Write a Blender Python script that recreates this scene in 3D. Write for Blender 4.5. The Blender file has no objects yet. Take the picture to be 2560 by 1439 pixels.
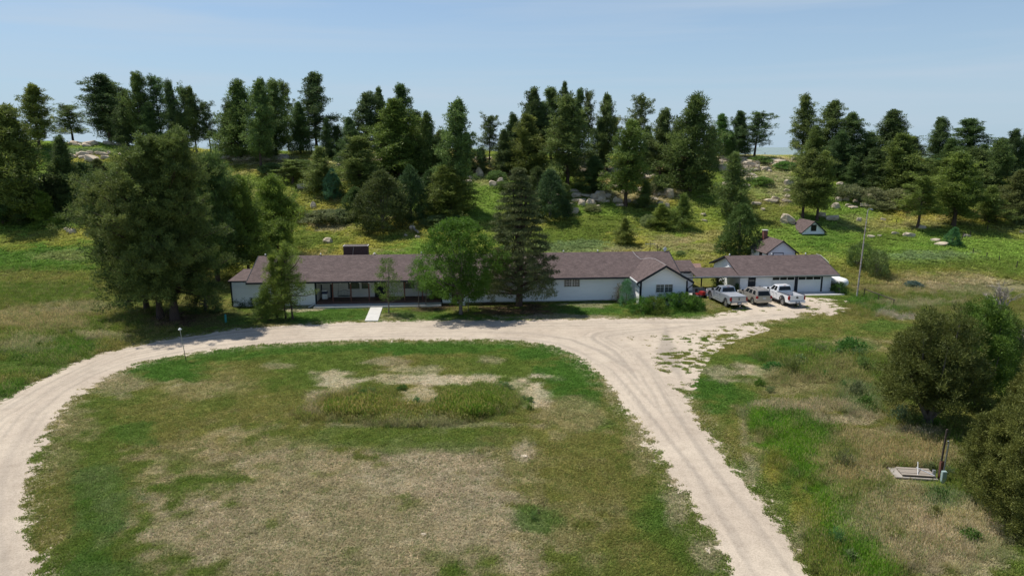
import bpy, bmesh, math, random
import numpy as np
from mathutils import Vector, Matrix

# ------------------------------------------------------------------ camera, sky, sun, exposure
SC = bpy.context.scene
COL = SC.collection
F_PX = 1706.0                      # focal length in photograph pixels (24 mm equivalent)
PITCH = math.atan(355 / F_PX)
CAM_H = 18.8
cam_d = bpy.data.cameras.new('camera'); cam = bpy.data.objects.new('camera', cam_d); COL.objects.link(cam)
cam.location = (0, 0, CAM_H); cam.rotation_euler = (math.pi/2 - PITCH, 0, 0)
cam_d.sensor_width = 36; cam_d.lens = 36*F_PX/2560; cam_d.clip_start = 0.5; cam_d.clip_end = 20000
SC.camera = cam

SUN_EL = math.radians(62)
SUN_AZ = math.atan2(-0.80, 0.56)   # measured from +Y towards +X
to_sun = Vector((math.sin(SUN_AZ)*math.cos(SUN_EL), math.cos(SUN_AZ)*math.cos(SUN_EL), math.sin(SUN_EL)))
sun_d = bpy.data.lights.new('sun', 'SUN'); sun_d.energy = 4.0; sun_d.angle = math.radians(0.5); sun_d.color = (1.0, 0.955, 0.88)
sun = bpy.data.objects.new('sun', sun_d); COL.objects.link(sun)
sun.rotation_euler = to_sun.to_track_quat('Z', 'Y').to_euler(); sun.location = (0, 0, 60)

world = bpy.data.worlds.new('World'); SC.world = world; world.use_nodes = True
wn = world.node_tree.nodes; wl = world.node_tree.links; wn.clear()
sky = wn.new('ShaderNodeTexSky'); sky.sky_type = 'NISHITA'; sky.sun_disc = False
sky.sun_elevation = SUN_EL; sky.sun_rotation = SUN_AZ
sky.altitude = 1300; sky.air_density = 1.0; sky.dust_density = 0.5; sky.ozone_density = 3.0
wtc = wn.new('ShaderNodeTexCoord')
wmap = wn.new('ShaderNodeMapping'); wmap.inputs['Rotation'].default_value = (0, math.radians(9), math.radians(10)); wmap.inputs['Scale'].default_value = (0.9, 0.9, 14)
wno = wn.new('ShaderNodeTexNoise'); wno.inputs['Scale'].default_value = 1.5; wno.inputs['Detail'].default_value = 7; wno.inputs['Roughness'].default_value = 0.55
wno.inputs['Distortion'].default_value = 0.6
wr = wn.new('ShaderNodeValToRGB'); wr.color_ramp.elements[0].position = 0.45; wr.color_ramp.elements[1].position = 0.85
wr.color_ramp.elements[0].color = (0, 0, 0, 1); wr.color_ramp.elements[1].color = (0.75, 0.75, 0.75, 1)
wmx = wn.new('ShaderNodeMixRGB'); wmx.inputs['Color2'].default_value = (4.3, 5.1, 6.0, 1)
wbg = wn.new('ShaderNodeBackground'); wbg.inputs['Strength'].default_value = 0.10
wo = wn.new('ShaderNodeOutputWorld')
wl.new(wtc.outputs['Generated'], wmap.inputs['Vector']); wl.new(wmap.outputs['Vector'], wno.inputs['Vector'])
wl.new(wno.outputs['Fac'], wr.inputs['Fac']); wl.new(wr.outputs['Color'], wmx.inputs['Fac'])
# thin summer haze low in the sky: pale blue near the horizon
wsep = wn.new('ShaderNodeSeparateXYZ'); wl.new(wtc.outputs['Generated'], wsep.inputs['Vector'])
whr = wn.new('ShaderNodeValToRGB'); whr.color_ramp.elements[0].position = 0.0; whr.color_ramp.elements[0].color = (0.92, 0.92, 0.92, 1); whr.color_ramp.elements[1].position = 0.34; whr.color_ramp.elements[1].color = (0.0, 0.0, 0.0, 1)
wl.new(wsep.outputs['Z'], whr.inputs['Fac'])
wmh = wn.new('ShaderNodeMixRGB'); wmh.inputs['Color2'].default_value = (3.3, 4.5, 5.6, 1); wl.new(whr.outputs['Color'], wmh.inputs['Fac']); wl.new(sky.outputs['Color'], wmh.inputs['Color1'])
wl.new(wmh.outputs['Color'], wmx.inputs['Color1']); wl.new(wmx.outputs['Color'], wbg.inputs['Color']); wl.new(wbg.outputs['Background'], wo.inputs['Surface'])

SC.view_settings.view_transform = 'Standard'; SC.view_settings.look = 'None'
SC.view_settings.exposure = 0.30; SC.view_settings.gamma = 1.0
SC.render.engine = 'CYCLES'
SC.cycles.max_bounces = 6; SC.cycles.diffuse_bounces = 3; SC.cycles.glossy_bounces = 2; SC.cycles.transmission_bounces = 4
SC.cycles.transparent_max_bounces = 6; SC.cycles.use_denoising = True

# ------------------------------------------------------------------ basics
rng = np.random.default_rng(7)
CP, SP = math.cos(PITCH), math.sin(PITCH)

def proj(X, Y, Z):
    zc = Y*CP - (Z-CAM_H)*SP; yc = Y*SP + (Z-CAM_H)*CP
    zc = np.maximum(zc, 1.0)
    return 1280 + F_PX*X/zc, 719.5 - F_PX*yc/zc

def ray(px, py):
    x = (px-1280)/F_PX; y = -(py-719.5)/F_PX
    return (x, CP+y*SP, -SP+y*CP)

def onz(px, py, z=0.0):
    d = ray(px, py); t = (z-CAM_H)/d[2]; return (d[0]*t, d[1]*t, z)

def vnoise(x, y, seed=0):
    x = np.asarray(x, float); y = np.asarray(y, float)
    xi = np.floor(x).astype(np.int64); yi = np.floor(y).astype(np.int64)
    xf = x-xi; yf = y-yi
    u = xf*xf*(3-2*xf); v = yf*yf*(3-2*yf)
    def h(a, b):
        n = (a*374761393 + b*668265263 + seed*982451653) & 0xffffffff
        n = ((n ^ (n >> 13)) * 1274126177) & 0xffffffff
        n = (n ^ (n >> 16)) & 0xffff
        return n/65535.0
    return (h(xi, yi)*(1-u)+h(xi+1, yi)*u)*(1-v) + (h(xi, yi+1)*(1-u)+h(xi+1, yi+1)*u)*v

def fbm(x, y, s, oct=4, seed=0):
    a = 0; amp = 1; tot = 0
    for i in range(oct):
        a = a + amp*vnoise(np.asarray(x)/s+i*17.3, np.asarray(y)/s-i*9.1, seed+i); tot += amp; amp *= 0.5; s *= 0.5
    return a/tot - 0.5

# ------------------------------------------------------------------ terrain height
_cols = [(-900, 350), (0, 347), (250, 356), (450, 368), (600, 380), (800, 376), (1100, 372), (1300, 380), (1500, 384), (1800, 388), (2000, 391), (2200, 396), (2560, 405), (3400, 410)]
_rows = [(640, 104), (600, 112), (560, 120), (520, 127), (480, 133), (440, 140), (400, 148), (375, 156)]
_Y = np.arange(0, 402, 2.0)
def _col_profile(ridge):
    ys = [0, 90, 95]; zs = [0, 0, 0.3]
    for r, Yd in _rows:
        rr = r if r >= 520 else 520 + (r-520)*(520-ridge)/(520-375)
        d = ray(1280, rr); zs.append(CAM_H + Yd*d[2]/d[1]); ys.append(Yd)
    zr = zs[-1]
    ys += [170, 260, 400]; zs += [zr-0.5, zr-4.0, zr-10]
    z = np.interp(_Y, ys, zs)
    zp = np.pad(z, 3, mode='edge')
    return np.convolve(zp, np.array([1, 3, 5, 6, 5, 3, 1])/24, mode='valid')
_P = np.array([_col_profile(c[1]) for c in _cols])
_T = np.array([(c[0]-1280)/F_PX for c in _cols])
def height(X, Y):
    X = np.asarray(X, float); Y = np.asarray(Y, float)
    t = np.clip(X/np.maximum(Y*1.0+1.0, 5), _T[0], _T[-1]-1e-6)
    ci = np.clip(np.searchsorted(_T, t, side='right')-1, 0, len(_T)-2)
    cf = (t-_T[ci])/(_T[ci+1]-_T[ci]); cf = cf*cf*(3-2*cf)
    yy = np.clip(Y, 0, 399.9)/2; yi = yy.astype(int); yf = yy-yi
    z = (_P[ci, yi]*(1-yf)+_P[ci, yi+1]*yf)*(1-cf) + (_P[ci+1, yi]*(1-yf)+_P[ci+1, yi+1]*yf)*cf
    far = np.clip((Y-400)/1500, 0, None); z = z - 8*np.minimum(far, 1)
    k = np.clip((Y-98)/30, 0, 1)
    z = z + k*(fbm(X, Y, 22, 4, 3)*1.6 + fbm(X, Y, 5, 2, 9)*0.5)*np.clip((420-Y)/200, 0, 1)
    m = np.clip((Y-12)/10, 0, 1)*(1-np.clip((Y-86)/8, 0, 1))
    z = z + m*np.clip((np.abs(X-2)-44)/20, 0, 1)*fbm(X, Y, 18, 3, 5)*0.8
    # ditch bank on the right of the drive
    return z

def hit(px, py):
    d = ray(px, py); lo = 20.0
    Ys = np.arange(22, 420, 0.5); X = d[0]/d[1]*Ys; Z = CAM_H + d[2]/d[1]*Ys
    below = np.nonzero(Z < height(X, Ys))[0]
    if len(below) == 0:
        Yv = 165.0
    else:
        Yv = Ys[below[0]]
    Xv = d[0]/d[1]*Yv
    return Xv, Yv, float(height(Xv, Yv))

# ------------------------------------------------------------------ materials
MATS = {}
def nmat(name):
    m = bpy.data.materials.new(name); m.use_nodes = True
    nt = m.node_tree; b = nt.nodes['Principled BSDF']; MATS[name] = m
    return m, nt, b
def ramp(nt, pos, cols):
    r = nt.nodes.new('ShaderNodeValToRGB')
    el = r.color_ramp.elements
    while len(el) < len(pos): el.new(0.5)
    for e, p_, c in zip(el, pos, cols): e.position = p_; e.color = (*c, 1) if len(c) == 3 else c
    return r
def noise(nt, scale, detail=4, rough=0.55, vec=None, dist=0.0):
    n = nt.nodes.new('ShaderNodeTexNoise'); n.inputs['Scale'].default_value = scale; n.inputs['Detail'].default_value = detail
    n.inputs['Roughness'].default_value = rough; n.inputs['Distortion'].default_value = dist
    if vec is not None: nt.links.new(vec, n.inputs['Vector'])
    return n
def coords(nt, kind='Object', scale=None):
    t = nt.nodes.new('ShaderNodeTexCoord')
    if scale is None: return t.outputs[kind]
    mp = nt.nodes.new('ShaderNodeMapping'); mp.inputs['Scale'].default_value = scale
    nt.links.new(t.outputs[kind], mp.inputs['Vector']); return mp.outputs['Vector']
def geo_pos(nt, scale=None):
    g = nt.nodes.new('ShaderNodeNewGeometry')
    if scale is None: return g.outputs['Position']
    mp = nt.nodes.new('ShaderNodeMapping'); mp.inputs['Scale'].default_value = scale
    nt.links.new(g.outputs['Position'], mp.inputs['Vector']); return mp.outputs['Vector']
def bump(nt, b, h, strength=0.3, dist=0.02):
    bp = nt.nodes.new('ShaderNodeBump'); bp.inputs['Strength'].default_value = strength; bp.inputs['Distance'].default_value = dist
    nt.links.new(h, bp.inputs['Height']); nt.links.new(bp.outputs['Normal'], b.inputs['Normal'])
def simple(name, c1, c2=None, scale=3.0, rough=0.6, metal=0.0, bmp=0.0, spec=None, coord='Object', cs=None, detail=4, coat=0.0):
    m, nt, b = nmat(name)
    c2 = c2 or tuple(x*0.85 for x in c1)
    n = noise(nt, scale, detail, 0.6, coords(nt, coord, cs)); r = ramp(nt, (0.3, 0.7), (c1, c2))
    nt.links.new(n.outputs['Fac'], r.inputs['Fac']); nt.links.new(r.outputs['Color'], b.inputs['Base Color'])
    b.inputs['Roughness'].default_value = rough; b.inputs['Metallic'].default_value = metal
    if spec is not None: b.inputs['Specular IOR Level'].default_value = spec
    if coat: b.inputs['Coat Weight'].default_value = coat; b.inputs['Coat Roughness'].default_value = 0.06
    if bmp: bump(nt, b, n.outputs['Fac'], bmp)
    return m

M_siding = simple('white_siding', (0.90, 0.90, 0.89), (0.84, 0.84, 0.83), 1.2, 0.55, cs=(0.4, 0.4, 3))
M_white = simple('white_trim', (0.82, 0.82, 0.80), (0.72, 0.72, 0.70), 2.0, 0.5)
M_dark = simple('charcoal_trim', (0.020, 0.024, 0.030), (0.032, 0.036, 0.042), 2.0, 0.75, spec=0.15)
M_redpost = simple('red_brown_timber', (0.17, 0.055, 0.035), (0.11, 0.04, 0.028), 4.0, 0.6)
M_deck = simple('brown_deck_boards', (0.10, 0.045, 0.033), (0.065, 0.032, 0.025), 5.0, 0.6, cs=(0.5, 8, 1))
M_gdoor = simple('garage_door_white', (0.86, 0.86, 0.85), (0.80, 0.80, 0.79), 1.0, 0.45)
M_glass = simple('dark_window_glass', (0.010, 0.013, 0.016), (0.016, 0.02, 0.022), 1.0, 0.08, spec=0.25)
M_pane = simple('window_pane', (0.02, 0.035, 0.035), (0.05, 0.06, 0.05), 0.9, 0.08, spec=0.6)
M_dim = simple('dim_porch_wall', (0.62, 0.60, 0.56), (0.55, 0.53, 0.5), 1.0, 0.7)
M_conc = simple('pale_concrete', (0.62, 0.60, 0.55), (0.50, 0.48, 0.44), 1.6, 0.85, bmp=0.1, detail=8)
M_brownpanel = simple('brown_door_panel', (0.09, 0.05, 0.035), (0.06, 0.035, 0.025), 3.0, 0.6, cs=(6, 6, 0.6))
M_chim = simple('dark_brown_brick', (0.085, 0.05, 0.045), (0.055, 0.033, 0.03), 6.0, 0.8)
M_redbrick = simple('red_brick', (0.26, 0.11, 0.08), (0.18, 0.075, 0.055), 6.0, 0.85)
M_metal = simple('galvanised_metal', (0.45, 0.46, 0.47), (0.36, 0.37, 0.38), 3.0, 0.4, 0.7)
M_rust = simple('rusty_painted_pipe', (0.62, 0.60, 0.57), (0.25, 0.13, 0.08), 1.3, 0.7, cs=(1, 1, 2.5), detail=6)
M_wood = simple('weathered_wood', (0.36, 0.31, 0.25), (0.24, 0.20, 0.16), 4.0, 0.85, cs=(0.6, 8, 1))
M_darkwood = simple('dark_wood', (0.07, 0.05, 0.04), (0.045, 0.033, 0.026), 4.0, 0.8)
M_iron = simple('black_iron', (0.03, 0.045, 0.045), (0.02, 0.03, 0.03), 4.0, 0.45)
M_tank = simple('white_tank_paint', (0.84, 0.84, 0.82), (0.74, 0.73, 0.70), 1.2, 0.4)
M_teal = simple('teal_plastic', (0.03, 0.25, 0.22), (0.02, 0.19, 0.17), 3.0, 0.5)
M_rubber = simple('tyre_rubber', (0.022, 0.022, 0.022), (0.05, 0.045, 0.04), 5.0, 0.85)
M_rim = simple('alloy_rim', (0.62, 0.63, 0.64), (0.5, 0.5, 0.5), 2.0, 0.28, 0.8)
M_chrome = simple('bright_chrome', (0.70, 0.70, 0.70), (0.6, 0.6, 0.6), 2.0, 0.15, 1.0)
M_tail = simple('red_tail_lens', (0.33, 0.015, 0.02), (0.22, 0.01, 0.015), 4.0, 0.15)
M_lens = simple('clear_lens', (0.75, 0.75, 0.72), (0.6, 0.6, 0.6), 4.0, 0.1)
M_blackp = simple('black_plastic', (0.018, 0.018, 0.02), (0.03, 0.03, 0.03), 5.0, 0.6)
M_plate = simple('pale_plate', (0.45, 0.50, 0.58), (0.6, 0.62, 0.64), 8.0, 0.5)
M_red = simple('red_paint', (0.42, 0.03, 0.03), (0.32, 0.025, 0.025), 3.0, 0.4)
M_silver = simple('silver_car_paint', (0.42, 0.45, 0.49), (0.38, 0.41, 0.45), 1.0, 0.32, 0.35, coat=0.8)
M_champ = simple('champagne_car_paint', (0.46, 0.42, 0.36), (0.41, 0.375, 0.325), 1.0, 0.32, 0.35, coat=0.8)
M_whitep = simple('white_car_paint', (0.88, 0.88, 0.88), (0.85, 0.85, 0.85), 1.0, 0.30, 0.0, coat=0.8)
M_cover = simple('grey_bed_cover', (0.33, 0.34, 0.36), (0.28, 0.29, 0.31), 2.0, 0.5)
M_deadw = simple('bleached_dead_wood', (0.38, 0.33, 0.28), (0.27, 0.23, 0.20), 5.0, 0.9)
M_bark = simple('pine_bark', (0.105, 0.068, 0.05), (0.055, 0.038, 0.030), 3.0, 0.95, bmp=0.6, cs=(3, 3, 0.7))
M_bark2 = simple('grey_bark', (0.22, 0.18, 0.15), (0.13, 0.105, 0.09), 3.0, 0.95, bmp=0.6, cs=(3, 3, 0.7))
M_rock = None

def shingle():
    m, nt, b = nmat('brown_shingles')
    br = nt.nodes.new('ShaderNodeTexBrick'); br.inputs['Scale'].default_value = 1.0
    br.inputs['Color1'].default_value = (0.142, 0.108, 0.100, 1); br.inputs['Color2'].default_value = (0.096, 0.071, 0.066, 1); br.inputs['Mortar'].default_value = (0.06, 0.045, 0.04, 1)
    br.inputs['Brick Width'].default_value = 0.33; br.inputs['Row Height'].default_value = 0.15; br.inputs['Mortar Size'].default_value = 0.010; br.inputs['Bias'].default_value = -0.1
    mp = nt.nodes.new('ShaderNodeMapping'); tc = nt.nodes.new('ShaderNodeTexCoord')
    nt.links.new(tc.outputs['UV'], mp.inputs['Vector']); nt.links.new(mp.outputs['Vector'], br.inputs['Vector'])
    n = noise(nt, 1.1, 5, 0.6, tc.outputs['UV']); r = ramp(nt, (0.25, 0.75), ((0.78, 0.76, 0.76), (1.25, 1.2, 1.2)))
    nt.links.new(n.outputs['Fac'], r.inputs['Fac'])
    n2 = noise(nt, 9, 2, 0.6, tc.outputs['UV']); r2 = ramp(nt, (0.3, 0.7), ((0.75, 0.75, 0.75), (1.25, 1.25, 1.25)))
    nt.links.new(n2.outputs['Fac'], r2.inputs['Fac'])
    mx = nt.nodes.new('ShaderNodeMixRGB'); mx.blend_type = 'MULTIPLY'; mx.inputs['Fac'].default_value = 1
    mx2 = nt.nodes.new('ShaderNodeMixRGB'); mx2.blend_type = 'MULTIPLY'; mx2.inputs['Fac'].default_value = 1
    nt.links.new(br.outputs['Color'], mx.inputs['Color1']); nt.links.new(r.outputs['Color'], mx.inputs['Color2'])
    nt.links.new(mx.outputs['Color'], mx2.inputs['Color1']); nt.links.new(r2.outputs['Color'], mx2.inputs['Color2'])
    nt.links.new(mx2.outputs['Color'], b.inputs['Base Color']); b.inputs['Roughness'].default_value = 0.9
    b.inputs['Specular IOR Level'].default_value = 0.25
    bump(nt, b, br.outputs['Fac'], 0.3, 0.01)
    return m
M_shingle = shingle()

def rockmat():
    m, nt, b = nmat('sandstone')
    n = noise(nt, 1.4, 7, 0.65, coords(nt, 'Object', (0.8, 0.8, 3.2)), 0.4)
    r = ramp(nt, (0.28, 0.48, 0.62, 0.78), ((0.30, 0.24, 0.17), (0.54, 0.45, 0.33), (0.64, 0.55, 0.42), (0.74, 0.66, 0.53)))
    nt.links.new(n.outputs['Fac'], r.inputs['Fac']); nt.links.new(r.outputs['Color'], b.inputs['Base Color'])
    b.inputs['Roughness'].default_value = 0.95; bump(nt, b, n.outputs['Fac'], 0.8, 0.15)
    return m
M_rock = rockmat()

def foliage(name, c_dark, c_light, trans=0.25):
    m, nt, b = nmat(name)
    at = nt.nodes.new('ShaderNodeAttribute'); at.attribute_name = 'cv'
    r = ramp(nt, (0.1, 0.9), (c_dark, c_light)); nt.links.new(at.outputs['Fac'], r.inputs['Fac'])
    oi = nt.nodes.new('ShaderNodeObjectInfo')
    mx = nt.nodes.new('ShaderNodeMixRGB'); mx.blend_type = 'MULTIPLY'; mx.inputs['Fac'].default_value = 1
    nt.links.new(r.outputs['Color'], mx.inputs['Color1']); nt.links.new(oi.outputs['Color'], mx.inputs['Color2'])
    nt.links.new(mx.outputs['Color'], b.inputs['Base Color']); b.inputs['Roughness'].default_value = 0.6
    b.inputs['Specular IOR Level'].default_value = 0.25
    tr = nt.nodes.new('ShaderNodeBsdfTranslucent'); nt.links.new(mx.outputs['Color'], tr.inputs['Color'])
    ms = nt.nodes.new('ShaderNodeMixShader'); ms.inputs['Fac'].default_value = trans
    out = nt.nodes['Material Output']
    nt.links.new(b.outputs['BSDF'], ms.inputs[1]); nt.links.new(tr.outputs['BSDF'], ms.inputs[2]); nt.links.new(ms.outputs['Shader'], out.inputs['Surface'])
    return m
M_pine = foliage('pine_needles', (0.055, 0.090, 0.028), (0.260, 0.315, 0.085), 0.35)
M_junip = foliage('juniper_foliage', (0.080, 0.092, 0.026), (0.225, 0.220, 0.062), 0.3)
M_leaf = foliage('green_leaves', (0.060, 0.125, 0.024), (0.17, 0.29, 0.06), 0.4)
M_spruce = foliage('spruce_needles', (0.085, 0.095, 0.050), (0.27, 0.24, 0.125), 0.3)
M_brush = foliage('brush_leaves', (0.13, 0.16, 0.060), (0.32, 0.34, 0.14), 0.35)

# ------------------------------------------------------------------ object helpers
def tag(o, label=None, cat=None, group=None, kind=None):
    if label: o['label'] = label
    if cat: o['category'] = cat
    if group: o['group'] = group
    if kind: o['kind'] = kind
    return o
def empty(name, loc=(0, 0, 0), rz=0.0):
    o = bpy.data.objects.new(name, None); COL.objects.link(o); o.location = loc; o.rotation_euler = (0, 0, rz); o.empty_display_size = 0.3
    return o
def link_mesh(name, me, mat, parent=None):
    if mat is not None: me.materials.append(mat)
    o = bpy.data.objects.new(name, me); COL.objects.link(o)
    if parent is not None: o.parent = parent
    return o
def np_mesh(name, V, Fc, attrs=None):
    me = bpy.data.meshes.new(name); V = np.asarray(V, np.float32); Fc = np.asarray(Fc, np.int32); k = Fc.shape[1]
    me.vertices.add(len(V)); me.vertices.foreach_set('co', V.ravel())
    me.loops.add(Fc.size); me.loops.foreach_set('vertex_index', Fc.ravel())
    me.polygons.add(len(Fc)); me.polygons.foreach_set('loop_start', np.arange(len(Fc), dtype=np.int32)*k)
    for an, (tp, dat) in (attrs or {}).items():
        a = me.attributes.new(an, tp, 'POINT')
        a.data.foreach_set('color' if tp == 'FLOAT_COLOR' else 'value', np.asarray(dat, np.float32).ravel())
    me.update(calc_edges=True); me.validate()
    return me

class MB:
    def __init__(s): s.v = []; s.f = []; s.uv = []
    def poly(s, pts, uvs=None):
        b = len(s.v); s.v += [tuple(p) for p in pts]; s.f.append(tuple(range(b, b+len(pts)))); s.uv.append(uvs)
    def hexa(s, p):   # p: 8 points, bottom 4 ccw then top 4
        b = len(s.v); s.v += [tuple(q) for q in p]
        for f in ((3, 2, 1, 0), (4, 5, 6, 7), (0, 1, 5, 4), (1, 2, 6, 5), (2, 3, 7, 6), (3, 0, 4, 7)):
            s.f.append(tuple(b+i for i in f)); s.uv.append(None)
        return s
    def box(s, x0, x1, y0, y1, z0, z1):
        s.hexa([(x0, y0, z0), (x1, y0, z0), (x1, y1, z0), (x0, y1, z0), (x0, y0, z1), (x1, y0, z1), (x1, y1, z1), (x0, y1, z1)]); return s
    def prism(s, prof, a, b_, axis='y'):   # profile (p,q) extruded from a to b along axis
        def P(p, q, t): return (p, t, q) if axis == 'y' else ((t, p, q) if axis == 'x' else (p, q, t))
        n = len(prof); b = len(s.v)
        s.v += [P(p, q, a) for p, q in prof] + [P(p, q, b_) for p, q in prof]
        s.f.append(tuple(range(b+n-1, b-1, -1))); s.f.append(tuple(range(b+n, b+2*n)))
        for i in range(n): j = (i+1) % n; s.f.append((b+i, b+j, b+n+j, b+n+i))
        s.uv += [None]*(n+2); return s
    def tube(s, pts, rad, n=8, cap=True):
        pts = [Vector(p) for p in pts]; rad = rad if hasattr(rad, '__len__') else [rad]*len(pts)
        b = len(s.v)
        for i, p in enumerate(pts):
            d = (pts[min(i+1, len(pts)-1)]-pts[max(i-1, 0)]).normalized()
            a = Vector((0, 0, 1)) if abs(d.z) < 0.9 else Vector((1, 0, 0))
            u = d.cross(a).normalized(); w = d.cross(u)
            for k in range(n):
                t = 2*math.pi*k/n; s.v.append(tuple(p+(u*math.cos(t)+w*math.sin(t))*rad[i]))
        for i in range(len(pts)-1):
            for k in range(n):
                s.f.append((b+i*n+k, b+i*n+(k+1) % n, b+(i+1)*n+(k+1) % n, b+(i+1)*n+k)); s.uv.append(None)
        if cap:
            s.f.append(tuple(b+k for k in range(n))[::-1]); s.f.append(tuple(b+(len(pts)-1)*n+k for k in range(n))); s.uv += [None, None]
        return s
    def build(s, name, mat, parent=None, bevel=0, smooth=False, fixn=True):
        me = bpy.data.meshes.new(name); me.from_pydata(s.v, [], s.f)
        if any(u is not None for u in s.uv):
            ul = me.uv_layers.new(name='UVMap'); i = 0
            for f, u in zip(s.f, s.uv):
                for k in range(len(f)):
                    ul.data[i].uv = u[k] if u else (0, 0); i += 1
        if bevel or fixn:
            bm = bmesh.new(); bm.from_mesh(me)
            if fixn: bmesh.ops.recalc_face_normals(bm, faces=bm.faces)
            if bevel: bmesh.ops.bevel(bm, geom=[e for e in bm.edges if len(e.link_faces) == 2 and e.calc_face_angle(0) > 0.3], offset=bevel, segments=2, affect='EDGES', clamp_overlap=True)
            bm.to_mesh(me); bm.free()
        if smooth:
            for p_ in me.polygons: p_.use_smooth = True
        me.update()
        return link_mesh(name, me, mat, parent)

# ------------------------------------------------------------------ ground colour fields (world space, from patches on the ground)
LUSH = np.array((0.058, 0.120, 0.018)); GREEN = np.array((0.095, 0.130, 0.024)); OLIVE = np.array((0.155, 0.145, 0.042))
DRY = np.array((0.245, 0.205, 0.110)); TAN = np.array((0.285, 0.240, 0.165)); PALE = np.array((0.42, 0.355, 0.265)); LITTER = np.array((0.10, 0.065, 0.045))
YEL = np.array((0.22, 0.20, 0.045)); SAGE = np.array((0.12, 0.16, 0.075))
KIND = dict(L=LUSH, G=GREEN, O=OLIVE, D=DRY, T=TAN, P=PALE, B=LITTER, Y=YEL, S=SAGE, R=np.array((0.27, 0.235, 0.19)), V=np.array((0.085, 0.165, 0.014)))
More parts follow.
